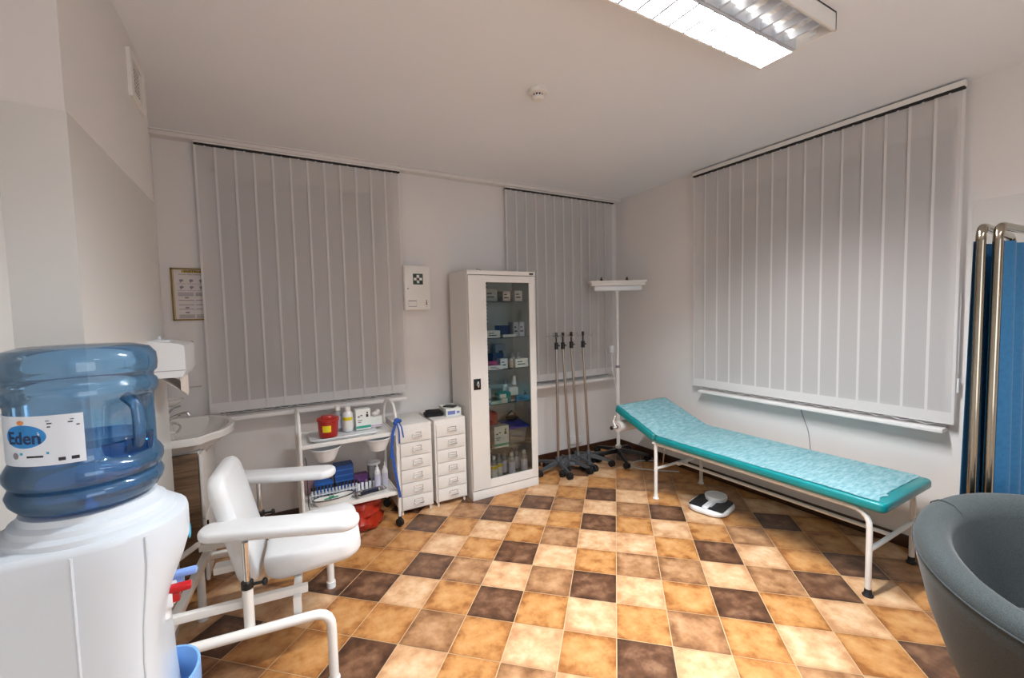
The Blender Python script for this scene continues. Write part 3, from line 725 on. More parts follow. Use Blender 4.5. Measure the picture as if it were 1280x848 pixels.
b = B(); b.sph((0, 0, 0), .03, (1, .8, .6)); b.sph((.02, .01, .01), .02)
tag(b.make('swab_wad', M_paper, loc=(-2.785, -.36, .814)), 'wad of white swabs heaped on the small box', 'swabs')

# hanging bowls
def bowl(label, loc, cat='bowl'):
    t = thing('round_bowl', label, cat, loc)
    b = B(); b.lathe([(.05, -.09), (.056, -.092), (.075, -.05), (.090, -.012), (.095, 0), (.099, .0), (.099, -.006), (.092, -.006), (.086, -.015), (.070, -.055), (.052, -.086), (.001, -.086)][::1], n=32); b.make('bowl', M_plastic, t, smooth=50)
    b = B(); b.box(-.13, -.09, -.012, .012, -.006, 0, bev=.002); b.make('lip', M_cream, t)
    return t
bowl('white round bowl hanging under the left end of the trolley top shelf', (-3.155, -.515, .665))
bowl('white round bowl hanging under the right end of the trolley top shelf', (-2.805, -.50, .672))
b = B()
for x, y in ((-3.155, -.515), (-2.805, -.50)):
    pass
# tourniquets tied on the right front post
M_tq = mat('blue_strap', '#1f4fa0', .6)
b = B()
def strap(pts, w_=.012, t_=.002):
    P_ = [Vector(p) for p in pts]
    Q = []
    for i in range(len(P_)-1):
        for k in range(5): Q.append(P_[i].lerp(P_[i+1], k/5))
    Q.append(P_[-1])
    b.loft([[(p.x-w_/2, p.y-t_, p.z), (p.x+w_/2, p.y-t_, p.z), (p.x+w_/2, p.y+t_, p.z), (p.x-w_/2, p.y+t_, p.z)] for p in Q])
strap([(0, -.018, .79), (-.03, -.022, .72), (-.045, -.022, .60), (-.05, -.02, .52)], .02)
strap([(-.045, -.018, .62), (-.03, -.02, .45), (-.01, -.018, .32), (.005, -.018, .22)], .018)
strap([(.0, -.02, .80), (.03, -.024, .74), (.042, -.022, .66)], .01)
strap([(-.01, -.022, .80), (.01, -.026, .72), (.012, -.022, .62)], .01)
b.sph((0, -.018, .79), .02, (1, .7, 1)); b.sph((.02, -.02, .785), .014); b.sph((-.015, -.02, .775), .014)
tag(b.make('tourniquet_strap', M_tq, loc=(-2.68, -.56, 0)), 'blue tourniquet straps knotted round the right front post of the trolley', 'tourniquet')
# black cable hook at left post
b = B(); b.tube([(0, 0, .62), (.006, -.016, .60), (.006, -.016, .30), (.012, -.014, .27)], .0028, n=6)
tag(b.make('hanging_cord', M_black, loc=(-3.285, -.545, 0)), 'thin black cord hanging down the left front post of the trolley', 'cord')

# bottom shelf contents
M_boxblue = mat('deep_blue_card', '#16488c', .5)
t = carton('glove_box', 'deep blue ribbed box standing at the back of the trolley bottom shelf', 'box', (-3.02, -.30, .261), .13, .10, .20, M_boxblue)
b = B()
for z in (.04, .08, .12, .16): b.box(-.066, .066, -.052, -.05, z, z+.01)
b.make('rib', mat('mid_blue', '#2f66b0', .5), t)
carton('lancet_box', 'low bright blue box lying left of the deep blue box on the trolley shelf', 'box', (-3.16, -.32, .261), .12, .09, .10, mat('bright_blue_card', '#1f62b5', .5))
carton('pink_pack', 'flat pale pink pack leaning at the back left of the trolley shelf', 'box', (-3.225, -.235, .261), .10, .04, .14, mat('pale_pink', '#b99aa2', .6))
carton('violet_pack', 'small violet topped pack behind the steel dish on the trolley shelf', 'box', (-2.90, -.30, .261), .10, .06, .10, mat('violet_card', '#6e3f7c', .5))
t = thing('test_tube_rack', 'white rack of blood tubes along the trolley bottom shelf', 'rack', (-3.10, -.42, .261))
b = B(); b.box(-.16, .16, -.022, .022, 0, .006); b.box(-.16, .16, -.022, .022, .045, .049); b.box(-.16, -.155, -.022, .022, 0, .05); b.box(.155, .16, -.022, .022, 0, .05); b.make('rack', M_plastic, t)
M_tubeglass = mat('pale_tube', '#c9cdd4', .2, var=.1); capc = [M_black, mat('violet_cap', '#573a7a', .4), mat('grey_cap', '#77777d', .4)]
tb = None
for k in range(14):
    if k == 0:
        tb = thing('blood_tube', 'capped blood tube standing in the white rack on the trolley', 'tube', (-3.245, -.43, .272), 0, 'blood tubes in the rack')
        b = B(); b.lathe([(.003, 0), (.0065, .004), (.0065, .075)], n=10); b.make('tube', M_tubeglass, tb)
        b = B(); b.lathe([(.008, .072), (.008, .095), (.007, .097)], n=10); b.make('cap', capc[0], tb)
    else: dup(tb, (-3.245+.0225*k, -.43+random.uniform(-.003, .003), .272))
for k in range(5):
    t = thing('white_vial', 'short white capped vial lying loose in front of the violet pack', 'vial', (-2.93+.028*k, -.385+.01*(k % 2), .261), 0, 'loose white vials')
    b = B(); b.lathe([(.010, 0), (.0105, .05), (.006, .058)], n=12); b.make('body', M_plastic, t)
    b = B(); b.lathe([(.0075, .056), (.0075, .072)], n=10); b.make('cap', capc[k % 3], t)
# kidney dish
t = thing('kidney_dish', 'white enamel kidney dish with black rim on the trolley bottom shelf', 'dish', (-3.115, -.495, .261), .10)
kid = []
for k in range(40):
    a = 2*PI*k/40; x = .135*math.cos(a); y = .055*math.sin(a); 
    if y > 0: y -= .020*math.exp(-(x/.05)**2)
    kid.append((x, y))
b = B(); b.loft([[(x*s, y*s, z) for x, y in kid] for s, z in ((.78, .001), (.82, .0), (1, .040), (1.0, .043), (.96, .041), (.78, .006), (.3, .005))]); b.make('dish', M_ceramic, t)
b = B(); b.tube([(x*1.0, y*1.0, .042) for x, y in kid+kid[:2]], .0035, n=6); b.make('black_rim', M_black, t)
b = B(); b.cyl((-.06, -.01, .04), (.03, .012, .036), .005); b.cyl((-.03, -.008, .045), (.0, .005, .044), .007)
tag(b.make('syringe', mat('syringe_green', '#2f8f6a', .4), loc=(-3.115, -.495, .257)), 'small green and clear syringe lying in the kidney dish', 'syringe')
t = thing('steel_dish', 'oblong stainless steel dish on the trolley bottom shelf', 'dish', (-2.87, -.495, .261), .12)
b = B(); b.loft([[(x, y, z) for x, y in rrect(-.115+d, .115-d, -.048+d, .048-d, .035-d*.5)] for d, z in ((.018, .0), (.008, .02), (.0, .024), (.003, .026), (.012, .021), (.022, .003))]); b.make('dish', M_chrome, t)
b = B(); b.box(-.07, .06, -.018, .016, .01, .032, bev=.006); b.cyl((-.05, 0, .035), (.06, .005, .035), .009)
tag(b.make('lancing_device', mat('navy_plastic', '#1c2238', .4), loc=(-2.87, -.495, .257), rot=(0, 0, .12)), 'dark navy hand device lying in the stainless steel dish', 'medical device')
for k, x in enumerate((-2.80, -2.745)):
    bottle('gel_bottle', ('left gel bottle of the two with pointed nozzles on the trolley shelf', 'right gel bottle of the two with pointed nozzles on the trolley shelf')[k], 'bottle', (x, -.42, .261), .023, .17, M_plastic, M_plastic, M_lilac, neck=.5, nozzle=True)
t = thing('cotton_jar', 'clear round jar behind the two gel bottles on the trolley shelf', 'jar', (-2.80, -.30, .261))
b = B(); b.lathe([(.045, 0), (.048, .15), (.044, .155)], n=24); b.make('jar', M_clearpl, t)
b = B(); b.lathe([(.05, .155), (.05, .17), (.02, .175)], n=24); b.make('lid', M_plastic, t)

# red waste bag under the trolley
M_bag = mat('red_bag_film', '#a3230f', .22, var=.15, scale=14, coat=.3)
b = B(); rg = random.Random(3); nb_ = 40
rings = []
for z, s in ((0.004, .80), (.02, .98), (.06, 1.05), (.10, .90), (.13, 1.0), (.155, .88), (.18, .96), (.205, .90), (.22, .80), (.222, .6), (.21, .4)):
    rr = []
    for k in range(nb_):
        a = 2*PI*k/nb_; f = s*(1+.05*math.sin(5*a+z*50)+.045*math.sin(11*a-z*70)+rg.uniform(-.03, .03))
        rr.append((.165*f*math.cos(a), .14*f*math.sin(a), z+.008*math.sin(4*a+z*30)*(z > .01)))
    rings.append(rr)
b.loft(rings)
tag(b.make('waste_bag', M_bag, loc=(-2.94, -.40, 0), smooth=60), 'crumpled red waste bag on the floor under the trolley', 'bag')

# ================================================================ DRAWER UNITS
def drawer_unit(label, loc, W_, h=.705, D_=.40):
    t = thing('drawer_unit', label, 'drawer unit', loc, 0, 'steel drawer units')
    b = B(); b.box(0, W_, 0.012, D_, .035, h, bev=.003); b.make('body', M_cream, t)
    for x in (.02, W_-.02):
        for y in (.03, D_-.03):
            b = B(); b.cyl((x, y, 0), (x, y, .036), .009); b.make('foot', M_white, t)
    n = 6; zh = (h-.055-.02)/n
    for k in range(n):
        z = .045+k*zh
        b = B(); b.box(.014, W_-.014, 0, .013, z, z+zh-.006, bev=.002); d = b.make('drawer', M_cream, t)
        xc = W_/2+.01; zc = z+zh*.50
        b = B(); b.tube([(xc-.036, -.001, zc-.01), (xc-.036, -.018, zc-.014), (xc+.036, -.018, zc-.014), (xc+.036, -.001, zc-.01)], .0035, bend=.008, n=6); b.make('handle', M_chrome, d)
        b = B(); b.box(xc-.036, xc+.036, -.003, 0, zc-.004, zc+.018, bev=.001); b.make('label_holder', M_chrome, d)
        b = B(); b.box(xc-.031, xc+.031, -.0035, -.003, zc-.001, zc+.014); b.make('card', M_white, d)
    return t
drawer_unit('cream six-drawer steel unit next to the trolley, nothing on it', (-2.635, -.425, 0), .265)
drawer_unit('cream six-drawer steel unit beside the glass cabinet, black case on top', (-2.345, -.425, 0), .268)
b = B(); b.box(-.075, .075, -.055, .055, 0, .03, bev=.012); b.box(-.06, .065, -.045, .045, .028, .045, bev=.012); b.cyl((-.03, .0, .045), (-.03, .0, .052), .014)
tag(b.make('device_case', mat('black_fabric', '#101012', .8, bump=.3), loc=(-2.29, -.24, .706), rot=(0, 0, -.15)), 'soft black device case on the drawer unit left of the glass cabinet', 'case')
t = carton('device_box', 'white and blue carton with black device on it, next to the black case', 'box', (-2.145, -.25, .706), .13, .20, .062, None, None, [(.1, .2, .5, .5), (.7, .3, .2, .3)], rz=-.05, mark_m=mat('periwinkle', '#6f7cb8', .5))
b = B(); b.box(-.035, .035, -.05, .05, .0, .010, bev=.004)
tag(b.make('handheld_device', M_black, loc=(-2.15, -.27, .769), rot=(0, 0, .7)), 'slim black hand device lying on the white and blue carton', 'medical device')

# ================================================================ GLASS-FRONTED MEDICINE CABINET
X0, X1, Y0, Y1 = -2.05, -1.405, -.475, -.09
t = thing('medicine_cabinet', 'tall cream steel medicine cabinet with one glass door', 'cabinet', (X0, Y0, 0))
Wd, Dp, Hh = X1-X0, Y1-Y0, 1.90
M_inner = mat('cabinet_inner', '#e6e6e2', .45)
b = B()
b.box(0, .018, .018, Dp, 0, Hh); b.box(Wd-.018, Wd, .018, Dp, 0, Hh); b.box(.01, Wd-.01, Dp-.012, Dp, 0, Hh); b.box(.01, Wd-.01, .018, Dp, Hh-.02, Hh-.001); b.box(.01, Wd-.01, .018, Dp-.01, .10, .12)
b.box(0, Wd, 0, .018, 0, .075, bev=.002); b.box(-.002, Wd+.002, -.004, .02, Hh-.035, Hh, bev=.003)
b.make('body', M_cream, t)
b = B()
for k in range(50): b.box(Wd*.55-.004, Wd*.55+.004, Dp-.0155, Dp-.0145, .2+k*.033, .212+k*.033)
b.make('slot_holes', M_dark, t)
b = B(); b.box(Wd*.55-.012, Wd*.55+.012, Dp-.0145, Dp-.0125, .15, 1.85); b.make('shelf_rail', M_inner, t)
gx0, gx1, gz0, gz1 = .163, Wd-.065, .155, 1.805
b = B()
b.box(.004, gx0, -.006, .014, .082, Hh-.04, bev=.002); b.box(gx1, Wd-.004, -.006, .014, .082, Hh-.04, bev=.002); b.box(gx0-.001, gx1+.001, -.006, .014, .082, gz0, bev=.0); b.box(gx0-.001, gx1+.001, -.006, .014, gz1, Hh-.04)
dr = b.make('door', M_cream, t)
b = B(); b.box(gx0-.005, gx1+.005, .003, .006, gz0-.005, gz1+.005); b.make('door_glass', clear_mat('door_glass', '#eef1ef', .05, 0), dr)
b = B(); b.box(.028, .092, -.011, -.006, .925, 1.015, bev=.002); lk = b.make('lock_plate', M_black, dr)
b = B(); b.cyl((.0625, -.02, .97), (.0625, -.010, .97), .016); b.box(.056, .069, -.030, -.018, .945, .998, bev=.004); b.make('swing_handle', M_chrome, lk)
b = B(); b.box(Wd-.06, Wd-.02, -.006, -.004, Hh-.026, Hh-.012); b.make('maker_plate', M_ink, t)
shz = (1.65, 1.34, 1.07, .775, .40)
M_shelfglass = clear_mat('shelf_glass', '#dbe7e1', .1, .06, '#5c6f68')
for z in shz:
    b = B(); b.box(.022, Wd-.022, .035, Dp-.02, z-.006, z); b.make('glass_shelf', M_shelfglass, t)
b = B(); b.tube([(0, 0, 0), (.02, 0, .03), (.06, 0, .02)], .002); b.sph((0, 0, .004), .008)
tag(b.make('wire_hook', M_black, loc=(-1.90, -.30, Hh)), 'tiny dark wire piece lying on top of the medicine cabinet', 'wire')

def C_(label, x, y, z, sx, sy, sz, col, **k):
    return carton('medicine_box', label, 'box', (x, y, z+.001), sx, sy, sz, mat('card_'+col, col, .5), **k)
G1 = [(.15, .3, .6, .12), (.15, .6, .4, .1)]
# shelf 1
C_('pale pink box on the top shelf of the glass cabinet, second from right', -1.655, -.36, 1.65, .075, .10, .085, '#cdb8b0', marks=G1)
C_('pale pink box on the top shelf of the glass cabinet, at the right end', -1.535, -.36, 1.65, .075, .10, .09, '#cfbcb4', marks=G1)
C_('low pale carton left on the top shelf of the glass cabinet', -1.80, -.35, 1.65, .11, .10, .10, '#a9a49b', marks=G1)
C_('dull brown little box at the far left of the top shelf in the glass cabinet', -1.93, -.34, 1.65, .07, .10, .08, '#7d6a60')
b = B()
for z in (.002, .05, .10): b.tube([(-.15, -.05, z), (.15, -.05, z), (.15, .08, z), (-.15, .08, z), (-.15, -.05, z)], .0022, bend=.01, n=6)
for k in range(9): b.tube([(-.15+.0375*k, -.05, .002), (-.15+.0375*k, -.05, .10)], .0016, n=5)
tag(b.make('wire_basket', M_steel, loc=(-1.80, -.20, 1.652)), 'wire basket at the back of the top shelf in the glass cabinet', 'basket')
# shelf 2
C_('small ochre box at the left of the second shelf in the glass cabinet', -1.915, -.41, 1.34, .05, .07, .075, '#b38d3e')
C_('white long box lying on the second shelf of the glass cabinet', -1.81, -.41, 1.34, .13, .07, .06, '#dadad8', marks=G1)
C_('navy blue box in the middle of the second shelf of the glass cabinet', -1.66, -.32, 1.34, .10, .09, .10, '#1b2a5a')
C_('thin white packet in front of the navy box on the second shelf', -1.65, -.41, 1.34, .13, .06, .022, '#dddcdc')
C_('tall grey-blue folder box near the right end of the second shelf', -1.555, -.34, 1.34, .05, .10, .125, '#aab0bb', marks=G1)
C_('tall pale violet box at the right end of the second shelf', -1.495, -.34, 1.34, .05, .10, .125, '#b7b3c4', marks=G1)
C_('small grey box at the back left of the second shelf', -1.84, -.22, 1.34, .14, .10, .12, '#8f9296')
bottle('spray_bottle', 'small white spray bottle at the back left of the second shelf', 'bottle', (-1.92, -.30, 1.341), .022, .13, M_plastic, M_inkgrey, neck=.5)
# shelf 3
C_('white box with blue lid print at the left of the third shelf', -1.89, -.33, 1.07, .10, .10, .13, '#a9b7cf', marks=G1)
C_('magenta printed box on the third shelf of the glass cabinet', -1.815, -.39, 1.07, .10, .07, .07, '#a83d74', marks=G1)
C_('white flat box lying at the front of the third shelf', -1.80, -.43, 1.07, .14, .05, .035, '#e2dfe2', marks=G1)
C_('dark navy box at the middle of the third shelf', -1.72, -.30, 1.07, .11, .10, .125, '#27355f', marks=G1)
C_('white box beside the navy box on the third shelf', -1.70, -.39, 1.07, .07, .06, .085, '#d9dbe0', marks=G1)
C_('grey box with round print standing at the back of the third shelf', -1.64, -.22, 1.07, .10, .06, .20, '#98a0a8', marks=[(.3, .4, .4, .3)])
C_('wide white box at the right end of the third shelf', -1.53, -.40, 1.07, .13, .07, .075, '#e5e3de', marks=G1)
for k, x in enumerate((-1.56, -1.50)):
    bottle('medicine_vial', ('left little vial of the two behind the wide white box on the third shelf', 'right little vial of the two behind the wide white box on the third shelf')[k], 'vial', (x, -.32, 1.071), .017, .12, M_clearpl, M_inkgrey, M_white, neck=.6, cap_h=.015)
bottle('brown_vial', 'beige round vial between the white boxes of the third shelf', 'vial', (-1.625, -.41, 1.071), .022, .075, mat('beige_pl', '#c0ab97', .4), M_plastic, neck=.6, cap_h=.012)
# shelf 4
C_('bright blue and white box at the left of the fourth shelf', -1.89, -.42, .775, .10, .05, .045, '#2e7dc4', marks=[(.1, .5, .8, .3)], mark_m=M_white)
C_('white and grey box stacked behind the bright blue box on the fourth shelf', -1.87, -.33, .775, .12, .08, .13, '#c5ccd1', marks=G1)
C_('teal box at the middle of the fourth shelf', -1.70, -.38, .775, .12, .08, .085, '#1f8d8b', marks=[(.1, .5, .5, .35)], mark_m=M_white)
C_('pale mint box at the front left of the fourth shelf', -1.80, -.435, .775, .11, .035, .028, '#a5d6d2')
C_('small white box before the teal box on the fourth shelf', -1.72, -.435, .775, .06, .03, .04, '#dfe3e2')
C_('white box with brown print on the fourth shelf', -1.605, -.38, .775, .09, .06, .12, '#dcd8d2', marks=[(.1, .12, .8, .3)], mark_m=mat('rust', '#94512f', .5))
C_('light blue flat box at the right end of the fourth shelf', -1.53, -.42, .775, .14, .06, .045, '#4d8fc8', marks=G1)
bottle('tall_flacon', 'tall white flacon with red band on the fourth shelf', 'bottle', (-1.55, -.32, .776), .022, .20, M_plastic, M_white, M_white, mat('redband', '#a3483f', .5), neck=.7)
bottle('short_flacon', 'short white flacon with grey cap on the fourth shelf', 'bottle', (-1.62, -.28, .776), .022, .15, M_plastic, M_inkgrey, neck=.7)
b = B(); b.tube([(0, 0, .01), (.03, 0, .05), (.05, 0, .02), (.02, -.01, .07)], .006, bend=.01); b.box(-.02, .05, -.01, .01, 0, .012)
tag(b.make('clamp_tool', M_black, loc=(-1.49, -.36, .776)), 'small dark clamp tool at the right end of the fourth shelf', 'tool')
# shelf 5
t = thing('first_aid_bag', 'red first aid bag with black strap on the fifth shelf of the glass cabinet', 'bag', (-1.845, -.275, .401))
b = B(); b.box(-.14, .10, -.10, .12, 0, .29, bev=.03, seg=3); b.make('bag', mat('red_nylon', '#a51d1a', .6, bump=.3, bscale=20), t)
b = B(); b.tube([(-.03, -.10, .28), (-.01, -.125, .20), (-.02, -.125, .14), (-.02, -.10, .10)], .012, bend=.03); b.make('strap', M_black, t)
carton('compress_box', 'white carton with green stripe in front of the red bag in the glass cabinet', 'box', (-1.765, -.43, .401), .14, .07, .185, None, M_cgreen, MK)
bottle('yellow_jar', 'squat jar with yellow lid left of the green-striped carton in the cabinet', 'jar', (-1.905, -.43, .401), .032, .12, M_clearpl, M_labyel, M_white, neck=.8)
t = thing('storage_tub', 'clear storage tub with blue lid at the right of the fifth shelf', 'tub', (-1.575, -.33, .401))
b = B(); b.loft([[(x, y, z) for x, y in rrect(-.08-d, .08+d, -.085-d, .085+d, .02)] for d, z in ((0, 0), (.012, .15))]); b.make('tub', M_clearpl, t)
b = B(); b.box(-.10, .10, -.105, .105, .15, .165, bev=.006, M=Matrix.Translation((0, 0, 0)) @ Matrix.Rotation(.12, 4, 'X')); b.make('lid', mat('lid_blue', '#1e3fc4', .3), t)
b = B(); b.sph((0, 0, 0), .05, (1.3, 1, .5)); b.tube([(-.06, 0, .02), (0, 0, .06), (.05, .02, .02)], .008)
tag(b.make('mask_set', M_dark, loc=(-1.57, -.30, .60)), 'dark folded mask set lying on the blue lid in the glass cabinet', 'mask')
b = B()
for p_ in ((-.03, 0, .03), (.02, .01, .04), (.0, -.03, .06), (.035, -.02, .055)): b.sph(p_, .025, (1.2, 1, .8), n=10)
tag(b.make('gauze_rolls', M_paper, loc=(-1.575, -.34, .405)), 'white gauze pieces inside the blue-lidded tub', 'gauze')
# bottom row
bl = [(-1.915, -.42), (-1.83, -.43), (-1.765, -.40), (-1.865, -.34), (-1.69, -.36), (-1.655, -.43), (-1.60, -.34), (-1.53, -.43), (-1.545, -.33)]
M_greenish = clear_mat('green_bottle', '#c3d3c6', .1, .25, '#b4c6b6', .1)
for k, (x, y) in enumerate(bl):
    lab_ = ['greenish clear bottle at the left end of the cabinet bottom row', 'clear bottle with yellow band, front left of the cabinet bottom row', 'clear bottle with yellow band, right neighbour of the front left one',
            'greenish clear bottle in the second row behind the yellow-banded bottles', 'grey-capped bottle behind the middle of the cabinet bottom row', 'clear bottle with lilac label, front middle of the cabinet bottom row', 'clear bottle behind and between the two lilac-labelled ones',
            'clear bottle with lilac label, right end of the cabinet bottom row', 'clear bottle behind the right-end lilac-labelled bottle'][k]
    bottle('saline_bottle', lab_, 'bottle', (x, y, .121), .032, .20, M_greenish if k in (0, 3) else M_clearpl, M_white if k % 2 else M_inkgrey, [M_lilac, M_white][k in (1, 2)], M_labyel if k in (1, 2) else None, neck=.45, group='bottles in the cabinet bottom')

# ================================================================ DRIP STANDS
M_castgrey = mat('cast_grey', '#4f5256', .45, metal=.3)
def drip_stand(label, px, py, feet, h=1.35, lean=0):
    t = thing('drip_stand', label, 'drip stand', (px, py, 0), 0, 'parked drip stands')
    b = B(); b.lathe([(.030, .075), (.034, .085), (.026, .12), (.016, .14)], n=16)
    for fx, fy in feet:
        d = Vector((fx, fy, 0)); l = d.length; d.normalize(); s = Vector((-d.y, d.x, 0))
        rg = []
        for u, hw, z0, z1 in ((0, .024, .075, .11), (.35, .020, .065, .095), (.8, .016, .052, .075), (1, .014, .05, .068)):
            c = d*l*u; rg.append([c+s*hw+Vector((0, 0, z0)), c-s*hw+Vector((0, 0, z0)), c-s*hw*.6+Vector((0, 0, z1)), c+s*hw*.6+Vector((0, 0, z1))])
        b.loft(rg)
    b.make('base', M_castgrey, t)
    for fx, fy in feet:
        b = B(); b.cyl((fx, fy, .045), (fx, fy, .068), .008); b.box(fx-.012, fx+.012, fy-.02, fy+.012, .03, .052, bev=.003); c = b.make('caster', M_black, t)
        for s in (-.012, .012):
            b = B(); b.cyl((fx+s-.008, fy, .031), (fx+s+.008, fy, .031), .031, n=18); b.make('wheel', M_rubber, c)
    b = B(); b.cyl((0, 0, .11), (lean, 0, h-.14), .0125); b.make('pole', M_steel, t)
    b = B(); b.cyl((lean, 0, h-.16), (lean, 0, h-.095), .019); b.cyl((lean+.015, 0, h-.125), (lean+.035, 0, h-.125), .008); b.make('height_clamp', M_black, t)
    b = B(); b.cyl((lean, 0, h-.10), (lean, 0, h), .008); b.cyl((lean, 0, h-.04), (lean, 0, h), .013, n=10); q = b.make('inner_pole', M_black, t)
    for a in (.35, .35+PI/2, .35+PI, .35+1.5*PI):
        b = B(); c_, s_ = math.cos(a), math.sin(a)
        b.tube([(lean, 0, h-.03), (lean+.07*c_, .07*s_, h-.03), (lean+.105*c_, .105*s_, h-.045), (lean+.12*c_, .12*s_, h-.02), (lean+.108*c_, .108*s_, h-.008)], .0028, n=6, bend=.01); b.make('hook', M_chrome, q)
    return t
def foots(r, a0, n=5): return [(r*math.cos(math.radians(a0+360*k/n)), r*math.sin(math.radians(a0+360*k/n))) for k in range(n)]
drip_stand('drip stand nearest the glass cabinet, single pole standing apart', -1.06, -.30, foots(.24, -100))
drip_stand('second drip stand from the glass cabinet', -.93, -.31, foots(.235, -72), lean=-.06)
drip_stand('third drip stand from the glass cabinet', -.80, -.28, foots(.23, -84), lean=-.065)
drip_stand('drip stand farthest from the glass cabinet, next to the lamp stand', -.68, -.30, foots(.235, -56), lean=-.055)

# ================================================================ GERMICIDAL LAMP ON STAND
LS = thing('mobile_lamp', 'white wall-high bactericidal lamp on a black five-star base in the corner', 'lamp', (-.33, -.36, 0))
b = B(); b.cyl((0, 0, .11), (0, 0, 1.74), .0145); b.cyl((0, 0, .11), (0, 0, .95), .018); b.make('pole', M_white, LS)
b = B(); b.lathe([(.028, .10), (.030, .14), (.022, .15)], n=16); b.make('pole_collar', M_white, LS)
b = B(); b.cyl((0, 0, .96), (0, 0, .985), .021); b.make('clamp_ring', M_inkgrey, LS)
b = B(); b.lathe([(.04, .07), (.042, .10), (.03, .115)], n=16)
ft = foots(.29, -118)
for fx, fy in ft:
    d = Vector((fx, fy, 0)); l = d.length; d.normalize(); s = Vector((-d.y, d.x, 0)); rg = []
    for u, hw, z0, z1 in ((0, .026, .07, .115), (.4, .022, .068, .105), (.85, .018, .055, .082), (1, .014, .052, .072)):
        c = d*l*u; rg.append([c+s*hw+Vector((0, 0, z0)), c-s*hw+Vector((0, 0, z0)), c-s*hw*.7+Vector((0, 0, z1)), c+s*hw*.7+Vector((0, 0, z1))])
    b.loft(rg)
b.make('star_base', M_black, LS)
for fx, fy in ft:
    b = B(); b.cyl((fx, fy, .045), (fx, fy, .07), .009); b.box(fx-.014, fx+.014, fy-.02, fy+.02, .03, .055, bev=.006); c = b.make('caster', M_black, LS)
    for s in (-.016, .016):
        b = B(); b.cyl((fx+s-.008, fy, .028), (fx+s+.008, fy, .028), .028, n=18); b.make('wheel', M_rubber, c)
HM = Matrix.Translation((0, 0, 1.78)) @ Matrix.Rotation(math.radians(-31), 4, 'Z')
b = B(); b.box(-.27, .27, -.075, .075, .02, .065, bev=.008, M=HM); b.box(-.28, .28, -.085, .085, .052, .072, bev=.004, M=HM); b.make('lamp_housing', M_cream, LS)
b = B(); b.box(-.24, .24, -.055, .055, -.03, .02, bev=.012, M=HM); b.make('lower_shade', M_plastic, LS)
b = B()
for x in (-.16, .10): b.cyl((x, 0, .07), (x, 0, .092), .014, M=HM); b.box(x-.006, x+.006, -.012, .012, .09, .11, M=HM)
b.make('fixing_knob', M_black, LS)
b = B(); b.cyl((0, 0, -.045), (0, 0, -.02), .022, M=HM); b.box(-.03, .03, -.02, .02, -.035, -.028, M=HM); b.make('head_joint', M_plastic, LS)
b = B(); b.box(-.02, .02, -.012, .012, 0, .07, bev=.004); b.tube([(0, 0, .0), (.004, 0, -.15), (.06, -.02, -.5)], .003, n=6)
tag(b.make('power_lead', M_plastic, loc=(-.39, -.34, 1.12)), 'white hanging power lead and plug hooked on the lamp pole', 'cable')

# corner socket and cables
t = thing('wall_socket', 'small white double socket low on the back wall behind the drip stands', 'socket', (-.62, 0, .16))
b = B(); b.box(-.07, .07, -.03, 0, -.035, .035, bev=.006); b.make('plate', M_plastic, t)
b = B(); b.cyl((-.03, -.034, 0), (-.03, -.029, 0), .02); b.cyl((.03, -.034, 0), (.03, -.029, 0), .02); b.make('socket_face', M_cream, t)
b = B(); b.tube([(-.2, -.75, .005), (-.05, -.62, .004), (-.25, -.50, .004), (-.42, -.62, .004), (-.30, -.80, .004), (-.12, -.95, .004)], .0045, n=6, bend=.10)
tag(b.make('floor_cable', M_plastic), 'loop of pale cable on the floor behind the couch head', 'cable')
b = B(); b.tube([(-.008, -1.975, .815), (-.006, -1.955, .77), (-.006, -1.98, .70), (-.006, -2.01, .62), (-.006, -2.025, .5), (-.006, -2.02, .14)], .0028, n=6, bend=.03)
tag(b.make('wall_cable', M_inkgrey), 'thin dark cable hanging from the right window sill down behind the couch', 'cable')

# ================================================================ EXAMINATION COUCH
CO = thing('examination_couch', 'white tubular examination couch with teal padding along the right wall', 'couch', (-.76, -1.24, 0))
CW, CL = .57, 1.43
b = B()
for x in (0, CW):
    b.tube([(x, .0, .012), (x, .0, .47)], .0145, n=12)
    b.tube([(x, .03, .46), (x, -CL, .46), (x, -CL, .012)], .0145, bend=.09, n=12)
b.tube([(0, 0, .25), (CW, 0, .25)], .0115); b.tube([(0, -CL, .25), (CW, -CL, .25)], .0125)
b.tube([(CW/2, 0, .25), (CW/2, -CL, .25)], .0115)
b.tube([(0, 0, .455), (CW, 0, .455)], .011); b.tube([(0, -CL*.6, .455), (CW, -CL*.6, .455)], .010)
b.tube([(.05, .03, .455), (.05, .36, .60)], .009); b.tube([(CW-.05, .03, .455), (CW-.05, .36, .60)], .009)
b.make('frame', M_white, CO)
b = B(); b.tube([(.08, -.02, .44), (.20, .10, .20)], .006); b.make('back_support', M_alu, CO); b = B(); b.box(.24, .36, -.03, -.0, .235, .265, bev=.004); b.make('rail_bracket', M_white, CO)
for x in (0, CW):
    for y in (0, -CL):
        b = B(); b.lathe([(.024, 0), (.026, .006), (.018, .016), (.0155, .04)], c=(x, y, 0), n=20); b.make('foot', M_rubber if y else M_white, CO)
# mattress sections
def cushion(L, W_, T, rot, loc, name, segs=8):
    b = B(); b.slab(rrect(0, W_, -L, 0, .035, n=5), 0, T, rad=.018, seg=4)
    return b.make(name, M_teal, CO, smooth=60, loc=loc, rot=rot)
cushion(1.50, .64, .055, (0, 0, 0), (-.035, -.005, .475), 'mattress')
HA = math.radians(21)
cushion(.485, .64, .065, (0, 0, 0), (-.035, .0, .475), 'head_pad')
hp = [o for o in CO.children if o.name.startswith('head_pad')][0]
for v in hp.data.vertices: v.co.y = v.co.y+.485   # spans 0..0.5 beyond the hinge
hp.rotation_euler = (HA, 0, 0); hp.location = (-.035, .0, .475)
